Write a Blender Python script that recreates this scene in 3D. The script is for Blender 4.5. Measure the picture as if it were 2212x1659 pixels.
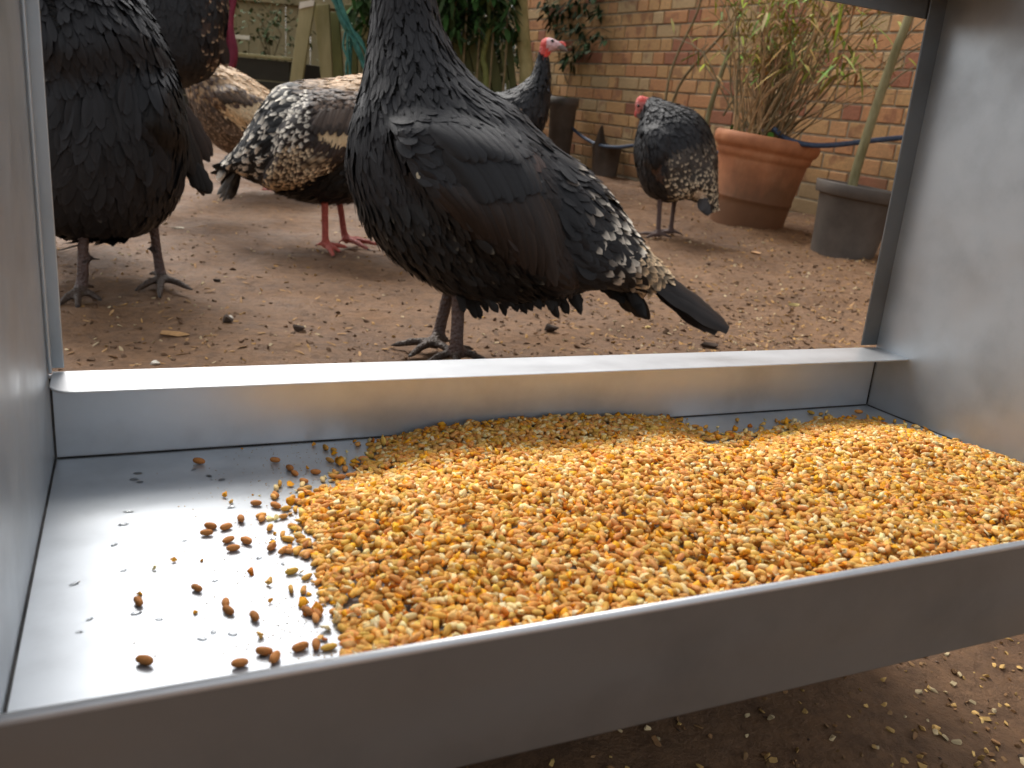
import bpy, bmesh, math, random
import numpy as np
from mathutils import Vector, Matrix, noise as mnoise
from mathutils.kdtree import KDTree

random.seed(7)
RNG = np.random.default_rng(11)
for o in list(bpy.data.objects):
    bpy.data.objects.remove(o, do_unlink=True)
S = bpy.context.scene
C = S.collection

# ---------------------------------------------------------------- camera
CAM_H = 0.43
PITCH, ROLL = math.radians(18.7), math.radians(5.3)
FPX, PCX, PCY = 1829.6, 1106.0, 829.5          # pinhole in a 2212 x 1659 picture
_fw = np.array([0, math.cos(PITCH), -math.sin(PITCH)])
_u0 = np.array([0, math.sin(PITCH), math.cos(PITCH)])
_r0 = np.array([1.0, 0, 0])
RT = _r0 * math.cos(ROLL) + _u0 * math.sin(ROLL)
UP = _u0 * math.cos(ROLL) - _r0 * math.sin(ROLL)
FW = _fw
CAM = np.array([0, 0, CAM_H])
cd = bpy.data.cameras.new('camera')
cam = bpy.data.objects.new('camera', cd)
C.objects.link(cam)
cam.matrix_world = Matrix(((RT[0], UP[0], -FW[0], 0), (RT[1], UP[1], -FW[1], 0), (RT[2], UP[2], -FW[2], CAM_H), (0, 0, 0, 1)))
cd.sensor_width = 36
cd.lens = 36 * FPX / 2212
cd.clip_start = 0.01
cd.clip_end = 500
cd.dof.use_dof = True
cd.dof.focus_distance = 0.62
cd.dof.aperture_fstop = 17
S.camera = cam

# ---------------------------------------------------------------- sky, sun, exposure
SUN_EL, SUN_AZ = math.radians(52), math.radians(-35)     # azimuth from +Y towards +X
w = bpy.data.worlds.new('World')
S.world = w
w.use_nodes = True
nt = w.node_tree
nt.nodes.clear()
sky = nt.nodes.new('ShaderNodeTexSky')
sky.sky_type = 'NISHITA'
sky.sun_disc = False
sky.sun_elevation = SUN_EL
sky.sun_rotation = SUN_AZ
sky.air_density = 1.0
sky.dust_density = 4.0
sky.ozone_density = 1.0
hs = nt.nodes.new('ShaderNodeHueSaturation')
hs.inputs['Saturation'].default_value = 0.22
bg = nt.nodes.new('ShaderNodeBackground')
bg.inputs['Strength'].default_value = 0.12
wo = nt.nodes.new('ShaderNodeOutputWorld')
nt.links.new(sky.outputs[0], hs.inputs['Color'])
nt.links.new(hs.outputs[0], bg.inputs[0])
nt.links.new(bg.outputs[0], wo.inputs[0])
sd = bpy.data.lights.new('sun', 'SUN')
sd.energy = 0.9
sd.angle = math.radians(25)
sd.color = (1.0, 0.95, 0.88)
sun = bpy.data.objects.new('sun', sd)
C.objects.link(sun)
sdir = Vector((math.sin(SUN_AZ) * math.cos(SUN_EL), math.cos(SUN_AZ) * math.cos(SUN_EL), math.sin(SUN_EL)))
sun.rotation_euler = sdir.to_track_quat('Z', 'Y').to_euler()
S.view_settings.view_transform = 'Standard'
S.view_settings.look = 'None'
S.view_settings.exposure = 1.0
S.view_settings.gamma = 1.0
S.view_settings.use_curve_mapping = False
S.render.engine = 'CYCLES'
S.cycles.max_bounces = 8
S.cycles.glossy_bounces = 5
S.cycles.diffuse_bounces = 3
S.cycles.caustics_reflective = False
S.cycles.caustics_refractive = False

# ---------------------------------------------------------------- picture-to-place helpers
def ray(x, y):
    return FW + RT * (x - PCX) / FPX - UP * (y - PCY) / FPX
def on_ground(x, y, z=0.0):
    v = ray(x, y)
    return CAM + v * ((z - CAM_H) / v[2])
def on_plane(x, y, p0, n):
    v = ray(x, y)
    return CAM + v * (np.dot(np.asarray(p0) - CAM, n) / np.dot(v, n))
def at_y(x, y, Y):
    v = ray(x, y)
    return CAM + v * (Y / v[1])
def lin(c):
    c = np.asarray(c, float) / 255.0
    return np.where(c <= 0.04045, c / 12.92, ((c + 0.055) / 1.055) ** 2.4)

# ---------------------------------------------------------------- object helpers
def mesh_obj(name, verts, faces, mat=None, parent=None, smooth=False, cols=None, kind=None):
    me = bpy.data.meshes.new(name)
    verts = np.asarray(verts, float)
    me.from_pydata(verts.tolist() if len(verts) < 5000 else [tuple(v) for v in verts], [], faces if isinstance(faces, list) else [tuple(f) for f in faces])
    if mat is not None:
        me.materials.append(mat)
    if smooth:
        me.polygons.foreach_set('use_smooth', [True] * len(me.polygons))
    if cols is not None:
        a = me.color_attributes.new('col', 'FLOAT_COLOR', 'POINT')
        cc = np.ones((len(verts), 4), np.float32)
        cc[:, :3] = cols
        a.data.foreach_set('color', cc.ravel())
    me.update()
    o = bpy.data.objects.new(name, me)
    C.objects.link(o)
    if parent is not None:
        o.parent = parent
    if kind:
        o['kind'] = kind
    return o
def empty(name, loc, label=None, cat=None, group=None):
    o = bpy.data.objects.new(name, None)
    o.empty_display_size = 0.05
    C.objects.link(o)
    o.location = tuple(loc)
    return tag(o, label, cat, group)
def tag(o, label=None, cat=None, group=None, kind=None):
    if label: o['label'] = label
    if cat: o['category'] = cat
    if group: o['group'] = group
    if kind: o['kind'] = kind
    return o

class MB:
    """collects shapes into one mesh"""
    def __init__(s):
        s.v, s.f, s.c = [], [], []
    def add(s, v, f, col=None):
        b = len(s.v)
        s.v.extend([tuple(p) for p in v])
        s.f.extend([tuple(i + b for i in q) for q in f])
        s.c.extend([tuple(col) if col is not None else (1, 1, 1)] * len(v))
    def box(s, lo, hi, col=None, rot=None, org=(0, 0, 0)):
        x0, y0, z0 = lo; x1, y1, z1 = hi
        v = np.array([(x0, y0, z0), (x1, y0, z0), (x1, y1, z0), (x0, y1, z0), (x0, y0, z1), (x1, y0, z1), (x1, y1, z1), (x0, y1, z1)], float)
        if rot is not None:
            v = v @ np.asarray(rot).T
        v = v + np.asarray(org)
        s.add(v, [(0, 3, 2, 1), (4, 5, 6, 7), (0, 1, 5, 4), (1, 2, 6, 5), (2, 3, 7, 6), (3, 0, 4, 7)], col)
    def tube(s, pts, rad, n=8, col=None, cap=True, flat=1.0):
        pts = np.asarray(pts, float)
        rad = np.broadcast_to(np.asarray(rad, float), (len(pts),))
        T = np.gradient(pts, axis=0)
        T /= np.linalg.norm(T, axis=1)[:, None] + 1e-12
        ref = np.array([0, 0, 1.0]) if abs(T[0][2]) < 0.9 else np.array([1.0, 0, 0])
        V = []
        nrm = np.cross(ref, T[0]); nrm /= np.linalg.norm(nrm)
        for p, t, r in zip(pts, T, rad):
            nrm = nrm - t * np.dot(nrm, t); nrm /= np.linalg.norm(nrm)
            b = np.cross(t, nrm)
            for k in range(n):
                a = 2 * math.pi * k / n
                V.append(p + r * (nrm * math.cos(a) + b * flat * math.sin(a)))
        F = []
        for i in range(len(pts) - 1):
            for k in range(n):
                k2 = (k + 1) % n
                F.append((i * n + k, i * n + k2, (i + 1) * n + k2, (i + 1) * n + k))
        if cap:
            F.append(tuple(range(n))[::-1])
            F.append(tuple((len(pts) - 1) * n + k for k in range(n)))
        s.add(V, F, col)
    def lathe(s, prof, n=48, col=None, org=(0, 0, 0), jag=None):
        V, F = [], []
        m = len(prof)
        for k in range(n):
            a = 2 * math.pi * k / n
            for i, (r, z) in enumerate(prof):
                zz = z + (jag(a, i) if jag else 0)
                V.append((org[0] + r * math.cos(a), org[1] + r * math.sin(a), org[2] + zz))
        for k in range(n):
            k2 = (k + 1) % n
            for i in range(m - 1):
                F.append((k * m + i, k2 * m + i, k2 * m + i + 1, k * m + i + 1))
        s.add(V, F, col)
    def build(s, name, mat, parent=None, smooth=False, bevel=0, kind=None, cols=False):
        o = mesh_obj(name, s.v, s.f, mat, parent, smooth, np.array(s.c) if cols else None, kind)
        if bevel:
            m = o.modifiers.new('bevel', 'BEVEL')
            m.width = bevel; m.segments = 2; m.limit_method = 'ANGLE'
        return o

def catmull(P, n):
    """resample control rows P (k x d) to n rows, uniform Catmull-Rom"""
    P = np.asarray(P, float)
    k = len(P)
    t = np.linspace(0, k - 1, n)
    i = np.minimum(t.astype(int), k - 2)
    f = (t - i)[:, None]
    p0 = P[np.maximum(i - 1, 0)]; p1 = P[i]; p2 = P[i + 1]; p3 = P[np.minimum(i + 2, k - 1)]
    return 0.5 * (2 * p1 + (p2 - p0) * f + (2 * p0 - 5 * p1 + 4 * p2 - p3) * f ** 2 + (3 * p1 - p0 - 3 * p2 + p3) * f ** 3)

def vnoise(x, y, seed=0):
    xi = np.floor(x).astype(np.int64); yi = np.floor(y).astype(np.int64)
    fx = x - xi; fy = y - yi
    fx = fx * fx * (3 - 2 * fx); fy = fy * fy * (3 - 2 * fy)
    def h(a, b):
        n = (a * 374761393 + b * 668265263 + seed * 1442695041) & 0x7fffffff
        n = ((n ^ (n >> 13)) * 1274126177) & 0x7fffffff
        return ((n ^ (n >> 16)) & 0xffff) / 65535.0
    return (h(xi, yi) * (1 - fx) + h(xi + 1, yi) * fx) * (1 - fy) + (h(xi, yi + 1) * (1 - fx) + h(xi + 1, yi + 1) * fx) * fy

# ---------------------------------------------------------------- materials
def new_mat(name):
    m = bpy.data.materials.new(name)
    m.use_nodes = True
    return m, m.node_tree, m.node_tree.nodes['Principled BSDF']
def N(nt, t, **kw):
    n = nt.nodes.new(t)
    for k, v in kw.items():
        if hasattr(n, k): setattr(n, k, v)
        else: n.inputs[k].default_value = v
    return n
def coords(nt, kind='Object'):
    return nt.nodes.new('ShaderNodeTexCoord').outputs[kind]
def noise_node(nt, vec, scale, detail=6, rough=0.6, map_scale=None):
    n = nt.nodes.new('ShaderNodeTexNoise')
    n.inputs['Scale'].default_value = scale
    n.inputs['Detail'].default_value = detail
    n.inputs['Roughness'].default_value = rough
    if map_scale:
        mp = nt.nodes.new('ShaderNodeMapping')
        mp.inputs['Scale'].default_value = map_scale
        nt.links.new(vec, mp.inputs[0]); vec = mp.outputs[0]
    nt.links.new(vec, n.inputs['Vector'])
    return n
def ramp(nt, fac, stops):
    r = nt.nodes.new('ShaderNodeValToRGB')
    e = r.color_ramp.elements
    while len(e) < len(stops): e.new(0.5)
    for i, (p, c) in enumerate(stops):
        e[i].position = p
        e[i].color = (*c, 1) if len(c) == 3 else c
    nt.links.new(fac, r.inputs[0])
    return r
def bump(nt, h, strength, dist, bs, prev=None):
    b = nt.nodes.new('ShaderNodeBump')
    b.inputs['Strength'].default_value = strength
    b.inputs['Distance'].default_value = dist
    nt.links.new(h, b.inputs['Height'])
    if prev is not None: nt.links.new(prev, b.inputs['Normal'])
    nt.links.new(b.outputs[0], bs.inputs['Normal'])
    return b.outputs[0]

def two_tone(name, c1, c2, scale, rough=0.8, bstr=0.3, bdist=0.004, map_scale=None, spec=0.5, detail=6, lo=0.35, hi=0.65, bscale=None):
    m, nt, bs = new_mat(name)
    co = coords(nt)
    n = noise_node(nt, co, scale, detail, 0.6, map_scale)
    r = ramp(nt, n.outputs['Fac'], [(lo, c1), (hi, c2)])
    nt.links.new(r.outputs[0], bs.inputs['Base Color'])
    bs.inputs['Roughness'].default_value = rough
    bs.inputs['Specular IOR Level'].default_value = spec
    if bstr:
        n2 = noise_node(nt, co, bscale or scale * 3, 8, 0.65, map_scale)
        bump(nt, n2.outputs['Fac'], bstr, bdist, bs)
    return m

def vcol_mat(name, rough=0.6, spec=0.4, noise_amt=0.25, nscale=300, sheen=0.0, bstr=0.0, bscale=400, bdist=0.001):
    m, nt, bs = new_mat(name)
    a = N(nt, 'ShaderNodeAttribute', attribute_name='col')
    n = noise_node(nt, coords(nt), nscale, 4, 0.6)
    mr = N(nt, 'ShaderNodeMapRange')
    mr.inputs['From Min'].default_value = 0.3; mr.inputs['From Max'].default_value = 0.7
    mr.inputs['To Min'].default_value = 1 - noise_amt; mr.inputs['To Max'].default_value = 1 + noise_amt
    nt.links.new(n.outputs['Fac'], mr.inputs[0])
    mx = N(nt, 'ShaderNodeVectorMath', operation='SCALE')
    nt.links.new(a.outputs['Color'], mx.inputs[0]); nt.links.new(mr.outputs[0], mx.inputs['Scale'])
    nt.links.new(mx.outputs[0], bs.inputs['Base Color'])
    bs.inputs['Roughness'].default_value = rough
    bs.inputs['Specular IOR Level'].default_value = spec
    if sheen: bs.inputs['Sheen Weight'].default_value = sheen
    if bstr:
        n2 = noise_node(nt, coords(nt), bscale, 5, 0.6)
        bump(nt, n2.outputs['Fac'], bstr, bdist, bs)
    return m

def steel(name, base=(0.62, 0.63, 0.64), rough=0.3, sp=1.0, metal=0.7):
    m, nt, bs = new_mat(name)
    co = coords(nt)
    bs.inputs['Metallic'].default_value = metal
    n = noise_node(nt, co, 18, 5, 0.6)
    b = np.array(base)
    n.inputs['Detail'].default_value = 9
    r = ramp(nt, n.outputs['Fac'], [(0.3, tuple(b * 0.84)), (0.5, tuple(b)), (0.7, tuple(np.minimum(b * 1.06, 1)))])
    nt.links.new(r.outputs[0], bs.inputs['Base Color'])
    n3 = noise_node(nt, co, 9, 2, 0.5, (1, 4, 4))
    mr = N(nt, 'ShaderNodeMapRange')
    mr.inputs['From Min'].default_value = 0.3; mr.inputs['From Max'].default_value = 0.7
    mr.inputs['To Min'].default_value = rough * 0.85; mr.inputs['To Max'].default_value = rough * 1.2
    nt.links.new(n3.outputs['Fac'], mr.inputs[0])
    nt.links.new(mr.outputs[0], bs.inputs['Roughness'])
    n4 = noise_node(nt, co, 12, 2, 0.5)
    b1 = bump(nt, n4.outputs['Fac'], 0.05 * sp, 0.004, bs)
    n5 = noise_node(nt, co, 3, 3, 0.5, (2, 90, 40))          # fine rolling scratches
    bump(nt, n5.outputs['Fac'], 0.05, 0.0008, bs, b1)
    return m
# ================================================================ ground
def ground_h(x, y):
    h = (vnoise(x * 2.2, y * 2.2, 1) - 0.5) * 0.02
    h += (vnoise(x * 9, y * 9, 2) - 0.5) * 0.017
    k = np.clip((x - 0.1) / 0.6, 0.42, 1) * np.clip((y - 0.2) / 0.5, 0.3, 1)
    h += (vnoise(x * 32, y * 32, 3) - 0.5) * 0.010 * k
    h += (vnoise(x * 70, y * 70, 4) - 0.5) * 0.006 * k
    return h
def make_ground():
    xs = np.concatenate([[-120, -60, -30, -14, -8, -5, -3.6, -3.0], np.arange(-2.6, 2.8, 0.018), [3.2, 4, 6, 10, 20, 50, 120]])
    ys = np.concatenate([[-120, -60, -30, -12, -6, -3, -1.5, -0.8, -0.4], np.arange(-0.1, 5.2, 0.018), np.arange(5.2, 8, 0.1), [9, 11, 15, 22, 40, 80, 160]])
    X, Y = np.meshgrid(xs, ys)
    Z = ground_h(X, Y)
    V = np.stack([X, Y, Z], -1).reshape(-1, 3)
    nx, ny = len(xs), len(ys)
    idx = np.arange(nx * ny).reshape(ny, nx)
    F = np.stack([idx[:-1, :-1], idx[:-1, 1:], idx[1:, 1:], idx[1:, :-1]], -1).reshape(-1, 4)
    me = bpy.data.meshes.new('ground')
    me.vertices.add(len(V)); me.vertices.foreach_set('co', V.ravel())
    me.loops.add(F.size); me.loops.foreach_set('vertex_index', F.ravel().astype(np.int32))
    me.polygons.add(len(F)); me.polygons.foreach_set('loop_start', np.arange(0, F.size, 4, dtype=np.int32))
    me.polygons.foreach_set('use_smooth', np.ones(len(F), bool))
    me.update(calc_edges=True)
    m, nt, bs = new_mat('soil')
    co = coords(nt)
    n1 = noise_node(nt, co, 2.3, 8, 0.65)
    r1 = ramp(nt, n1.outputs['Fac'], [(0.3, tuple(lin((102, 74, 51)))), (0.5, tuple(lin((127, 95, 66)))), (0.72, tuple(lin((144, 109, 78))))])
    n2 = noise_node(nt, co, 45, 6, 0.7)
    r2 = ramp(nt, n2.outputs['Fac'], [(0.35, (0.62, 0.6, 0.58)), (0.55, (1, 1, 1)), (0.75, (1.12, 1.08, 1.0))])
    mx = N(nt, 'ShaderNodeMix', data_type='RGBA', blend_type='MULTIPLY')
    mx.inputs[0].default_value = 1
    nt.links.new(r1.outputs[0], mx.inputs[6]); nt.links.new(r2.outputs[0], mx.inputs[7])
    nt.links.new(mx.outputs[2], bs.inputs['Base Color'])
    n5 = noise_node(nt, co, 5, 4, 0.6)
    mr = N(nt, 'ShaderNodeMapRange')
    mr.inputs['From Min'].default_value = 0.35; mr.inputs['From Max'].default_value = 0.65
    mr.inputs['To Min'].default_value = 0.42; mr.inputs['To Max'].default_value = 0.8
    nt.links.new(n5.outputs['Fac'], mr.inputs[0]); nt.links.new(mr.outputs[0], bs.inputs['Roughness'])
    bs.inputs['Specular IOR Level'].default_value = 0.35
    n3 = noise_node(nt, co, 60, 8, 0.7)
    b1 = bump(nt, n3.outputs['Fac'], 0.8, 0.012, bs)
    n4 = noise_node(nt, co, 260, 5, 0.7)
    bump(nt, n4.outputs['Fac'], 0.4, 0.003, bs, b1)
    me.materials.append(m)
    o = bpy.data.objects.new('ground', me)
    C.objects.link(o)
    o['kind'] = 'structure'
    return o
make_ground()

# ================================================================ brick wall
WAZ = math.radians(-29)
WU = np.array([math.sin(WAZ), math.cos(WAZ), 0])         # along the wall, away from the camera
WN = np.array([math.cos(WAZ), -math.sin(WAZ), 0])        # into the wall, away from the yard
WD = 3.241
W0 = WN * WD                                             # foot of the perpendicular from below the camera
WALL_LO, WALL_HI, WALL_TOP = 0.6, 6.35, 2.1
def wallpt(s, z, off=0.0):
    return W0 + WU * s + WN * off + np.array([0, 0, z])
def wall_at(x, y, off=0.0):
    return on_plane(x, y, W0 + WN * off, WN)
brick_mat, nt, bs = new_mat('brick')
co = coords(nt)
oi = nt.nodes.new('ShaderNodeObjectInfo')
ge = nt.nodes.new('ShaderNodeNewGeometry')
ad = N(nt, 'ShaderNodeMath', operation='ADD'); fr = N(nt, 'ShaderNodeMath', operation='FRACT')
nt.links.new(oi.outputs['Random'], ad.inputs[0]); nt.links.new(ge.outputs['Random Per Island'], ad.inputs[1]); nt.links.new(ad.outputs[0], fr.inputs[0])
r1 = ramp(nt, fr.outputs[0], [(0.0, tuple(lin((210, 166, 114)))), (0.25, tuple(lin((220, 176, 122)))), (0.45, tuple(lin((212, 162, 114)))), (0.62, tuple(lin((208, 152, 106)))), (0.76, tuple(lin((204, 174, 130)))), (0.90, tuple(lin((176, 118, 90)))), (1.0, tuple(lin((162, 110, 90))))])
r1.color_ramp.interpolation = 'CONSTANT'
# dark burnt patches on part of the bricks, placed by brick
cmb = N(nt, 'ShaderNodeVectorMath', operation='ADD')
sc = N(nt, 'ShaderNodeVectorMath', operation='SCALE'); sc.inputs['Scale'].default_value = 37.0
cx = nt.nodes.new('ShaderNodeCombineXYZ'); nt.links.new(fr.outputs[0], cx.inputs[0]); nt.links.new(fr.outputs[0], cx.inputs[1])
nt.links.new(cx.outputs[0], sc.inputs[0]); nt.links.new(sc.outputs[0], cmb.inputs[1]); nt.links.new(co, cmb.inputs[0])
nb = noise_node(nt, cmb.outputs[0], 9, 3, 0.5)
rb = ramp(nt, nb.outputs['Fac'], [(0.56, (0, 0, 0)), (0.66, (1, 1, 1))])
mx = N(nt, 'ShaderNodeMix', data_type='RGBA')
mx.inputs[7].default_value = (*lin((150, 98, 74)), 1)
mf = N(nt, 'ShaderNodeMath', operation='MULTIPLY'); mf.inputs[1].default_value = 0.6
nt.links.new(rb.outputs[0], mf.inputs[0]); nt.links.new(mf.outputs[0], mx.inputs[0])
nt.links.new(r1.outputs[0], mx.inputs[6])
nf = noise_node(nt, co, 70, 8, 0.7)
rf = ramp(nt, nf.outputs['Fac'], [(0.3, (0.72, 0.72, 0.7)), (0.6, (1.05, 1.03, 1.0))])
m2 = N(nt, 'ShaderNodeMix', data_type='RGBA', blend_type='MULTIPLY'); m2.inputs[0].default_value = 1
nt.links.new(mx.outputs[2], m2.inputs[6]); nt.links.new(rf.outputs[0], m2.inputs[7])
# damp algae and soil splash low on the wall
pz = nt.nodes.new('ShaderNodeSeparateXYZ'); nt.links.new(ge.outputs['Position'], pz.inputs[0])
ns = noise_node(nt, ge.outputs['Position'], 3.5, 6, 0.65)
ma = N(nt, 'ShaderNodeMath', operation='MULTIPLY_ADD'); ma.inputs[1].default_value = -0.9; ma.inputs[2].default_value = 0.32
nt.links.new(pz.outputs[2], ma.inputs[0])
ad2 = N(nt, 'ShaderNodeMath', operation='ADD'); nt.links.new(ma.outputs[0], ad2.inputs[0]); nt.links.new(ns.outputs['Fac'], ad2.inputs[1])
rs = ramp(nt, ad2.outputs[0], [(0.48, (0, 0, 0)), (0.85, (0.6, 0.6, 0.6))])
m3 = N(nt, 'ShaderNodeMix', data_type='RGBA'); m3.inputs[7].default_value = (*lin((116, 96, 66)), 1)
nt.links.new(rs.outputs[0], m3.inputs[0]); nt.links.new(m2.outputs[2], m3.inputs[6])
nt.links.new(m3.outputs[2], bs.inputs['Base Color'])
bs.inputs['Roughness'].default_value = 0.85
bump(nt, nf.outputs['Fac'], 0.5, 0.004, bs)
mortar_mat = two_tone('mortar', tuple(lin((150, 138, 114))), tuple(lin((188, 174, 148))), 14, 0.95, 0.5, 0.004, bscale=90)

wall = empty('brick_wall', wallpt(3.2, 0), 'buff and red brick garden wall running back on the right', 'wall')
WROT = np.stack([-WU, WN, [0, 0, 1]], 1)     # local x along wall towards the camera, y into wall
wall.rotation_euler = Matrix(WROT.tolist()).to_euler()
def wl(s, off, z): return (3.2 - s, off, z)
mb = MB()
mb.box(wl(WALL_HI, 0.006, -0.1), wl(WALL_LO, 0.21, WALL_TOP - 0.002))
mb.build('mortar_core', mortar_mat, wall)
BM = {}
def brick_mesh(L):
    key = round(L, 4)
    if key in BM: return BM[key]
    h, d, b = 0.0645, 0.03, 0.003
    x0, x1, z0, z1 = -L / 2, L / 2, 0, h
    V = [(x0 + b, 0, z0 + b), (x1 - b, 0, z0 + b), (x1 - b, 0, z1 - b), (x0 + b, 0, z1 - b),
         (x0, b, z0), (x1, b, z0), (x1, b, z1), (x0, b, z1), (x0, d, z0), (x1, d, z0), (x1, d, z1), (x0, d, z1)]
    F = [(0, 1, 2, 3), (0, 4, 5, 1), (1, 5, 6, 2), (2, 6, 7, 3), (3, 7, 4, 0), (4, 8, 9, 5), (5, 9, 10, 6), (6, 10, 11, 7), (7, 11, 8, 4)]
    me = bpy.data.meshes.new('brick'); me.from_pydata(V, [], F); me.materials.append(brick_mat)
    BM[key] = me
    return me
cand = []
rw = random.Random(5)
z = 0.012; course = 0
while z < WALL_TOP - 0.08:
    s = WALL_LO + (0.0 if course % 2 == 0 else 0.0575) + rw.choice([0, 0.1125])
    k = course
    while s < WALL_HI - 0.12:
        head = (k % 2 == 0) if rw.random() < 0.78 else (rw.random() < 0.4)
        L = 0.1025 if head else 0.215
        cand.append((s + L / 2, z, L))
        s += L + 0.010; k += 1
    z += 0.075; course += 1
# the bricks seen largest become parts of their own, the rest one part
def in_view(s, z):
    p = wallpt(s, z + 0.03) - CAM
    d = p @ FW
    if d < 0.1: return None
    x = PCX + FPX * (p @ RT) / d; y = PCY - FPX * (p @ UP) / d
    return (x, y, d)
vis, rest = [], []
for c in cand:
    q = in_view(c[0], c[1])
    if q and 1120 < q[0] < 2040 and -25 < q[1] < 520: vis.append((q[2], c))
    else: rest.append(c)
vis.sort(key=lambda t: t[0])
rest += [c for _, c in vis[300:]]
vis = [c for _, c in vis[:300]]
for (s, z, L) in vis:
    o = bpy.data.objects.new('brick', brick_mesh(L)); C.objects.link(o); o.parent = wall
    o.location = wl(s, rw.uniform(-0.003, 0.002), z)
    o.rotation_euler = (0, rw.uniform(-0.004, 0.004), rw.uniform(-0.006, 0.006))
mb = MB()
for (s, z, L) in rest:
    me = brick_mesh(L)
    off = wl(s, rw.uniform(-0.003, 0.002), z)
    mb.add([(v.co.x + off[0], v.co.y + off[1], v.co.z + off[2]) for v in me.vertices], [tuple(p.vertices) for p in me.polygons])
mb.build('brickwork', brick_mat, wall, kind='stuff')

# ================================================================ feeder
TX = np.array([0.90688093, 0.42122601, -0.01164603])
TZ = np.array([-0.42131475, 0.90586746, -0.04356639])
TU = np.array([-0.00780154, 0.04441617, 0.99898265])
FL = -0.192                       # tray floor below the camera, in feeder axes
A0, A1, B0, B1 = -0.0445, 0.5625, 0.214, 0.5016
FORG = CAM + TX * 0.26 + TZ * 0.36 + TU * -0.44
def fpt(a, b, c): return CAM + TX * a + TZ * b + TU * c
def fl(a, b, c): return (a - 0.26, b - 0.36, c + 0.44)
def tray_at(x, y, dz=0.0):
    v = ray(x, y)
    v = v * ((FL + dz) / (v @ TU))
    return np.array([v @ TX, v @ TZ])
feeder = empty('poultry_feeder', FORG, 'galvanised steel poultry feeder with shallow grain tray and open ends', 'feeder')
feeder.matrix_world = Matrix(((TX[0], TZ[0], TU[0], FORG[0]), (TX[1], TZ[1], TU[1], FORG[1]), (TX[2], TZ[2], TU[2], FORG[2]), (0, 0, 0, 1)))
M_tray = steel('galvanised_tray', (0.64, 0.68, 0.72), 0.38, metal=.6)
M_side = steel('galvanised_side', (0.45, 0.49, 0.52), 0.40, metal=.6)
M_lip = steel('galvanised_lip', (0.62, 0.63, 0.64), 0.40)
M_shaded = steel('galvanised_shaded', (0.20, 0.205, 0.205), 0.38, metal=.7)  # same steel, base colour darkened to stand in for shade on the front
TOPC = 0.128
def fbox(name, lo, hi, mat, bevel=0.0006):
    mb = MB(); mb.box(fl(*lo), fl(*hi))
    return mb.build(name, mat, feeder, bevel=bevel)
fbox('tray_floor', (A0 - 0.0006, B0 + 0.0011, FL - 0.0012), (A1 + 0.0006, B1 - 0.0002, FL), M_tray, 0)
# back wall of the tray with its folded-in anti-spill lip (rounded ends)
WH = FL + 0.0485
fbox('tray_back_wall', (A0 - 0.0003, B1 - 0.0004, FL - 0.014), (A1 + 0.0003, B1 + 0.0010, WH), M_tray, 0)
mb = MB()
lipw, rr = 0.0335, 0.012
outl = [(A1 + 0.004, B1 + 0.0012), (A0 + 0.0016, B1 + 0.0012)]
for k in range(9):
    t = k / 8 * math.pi / 2
    outl.append((A0 + 0.0016 + rr - rr * math.cos(t), B1 + 0.0012 - lipw + rr - rr * math.sin(t)))
for k in range(9):
    t = k / 8 * math.pi / 2
    outl.append((A1 + 0.004 - rr * 0.5 + rr * 0.5 * math.sin(t), B1 + 0.0012 - lipw + rr * 0.5 - rr * 0.5 * math.cos(t)))
n = len(outl)
V = [fl(a, b, WH + 0.0002 - (B1 - b) * 0.05) for a, b in outl] + [fl(a, b, WH + 0.0016 - (B1 - b) * 0.05) for a, b in outl]
F = [tuple(range(n))[::-1], tuple(range(n, 2 * n))] + [(i, (i + 1) % n, n + (i + 1) % n, n + i) for i in range(n)]
mb.add(V, F)
mb.build('tray_lip', M_lip, feeder, bevel=0.0005)
# side walls, each with the narrow return at its far edge
fbox('side_wall', (A0 - 0.0012, B0 - 0.004, -0.455), (A0, B1 + 0.002, TOPC - 0.001), M_side, 0)  # left wall carried down to the ground to shade under the tray
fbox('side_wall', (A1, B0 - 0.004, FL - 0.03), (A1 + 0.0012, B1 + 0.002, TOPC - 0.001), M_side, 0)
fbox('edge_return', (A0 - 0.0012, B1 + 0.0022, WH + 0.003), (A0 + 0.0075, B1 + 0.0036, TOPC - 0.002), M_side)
fbox('edge_return', (A1 - 0.0165, B1 + 0.0022, WH + 0.003), (A1 + 0.0012, B1 + 0.0036, TOPC - 0.002), M_shaded)
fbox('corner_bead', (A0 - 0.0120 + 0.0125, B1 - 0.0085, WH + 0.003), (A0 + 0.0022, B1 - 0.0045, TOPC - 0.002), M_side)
fbox('top_rail', (A0 + 0.0012, B1 + 0.0040, 0.1095), (A1 - 0.0012, B1 + 0.0054, TOPC - 0.002), M_shaded)
fbox('hood', (A0 - 0.004, 0.44, TOPC), (A1 + 0.004, B1 + 0.03, TOPC + 0.0015), M_shaded, 0)
fbox('added_back_skirt', (A0 + 0.0012, B1 + 0.0014, -0.455), (A1 - 0.0012, B1 + 0.0026, FL - 0.0145), M_shaded, 0)  # unseen panel, added to keep light off the ground below the tray
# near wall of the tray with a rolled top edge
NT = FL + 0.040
fbox('tray_front_wall', (A0 - 0.02, B0 - 0.0008, FL - 0.0075), (A1 + 0.02, B0 + 0.0010, NT), M_shaded)
mb = MB(); mb.tube([fl(A0 - 0.02, B0 + 0.0004, NT), fl(A1 + 0.02, B0 + 0.0004, NT)], 0.0017, 10)
mb.build('rolled_edge', M_lip, feeder, smooth=True)
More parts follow.
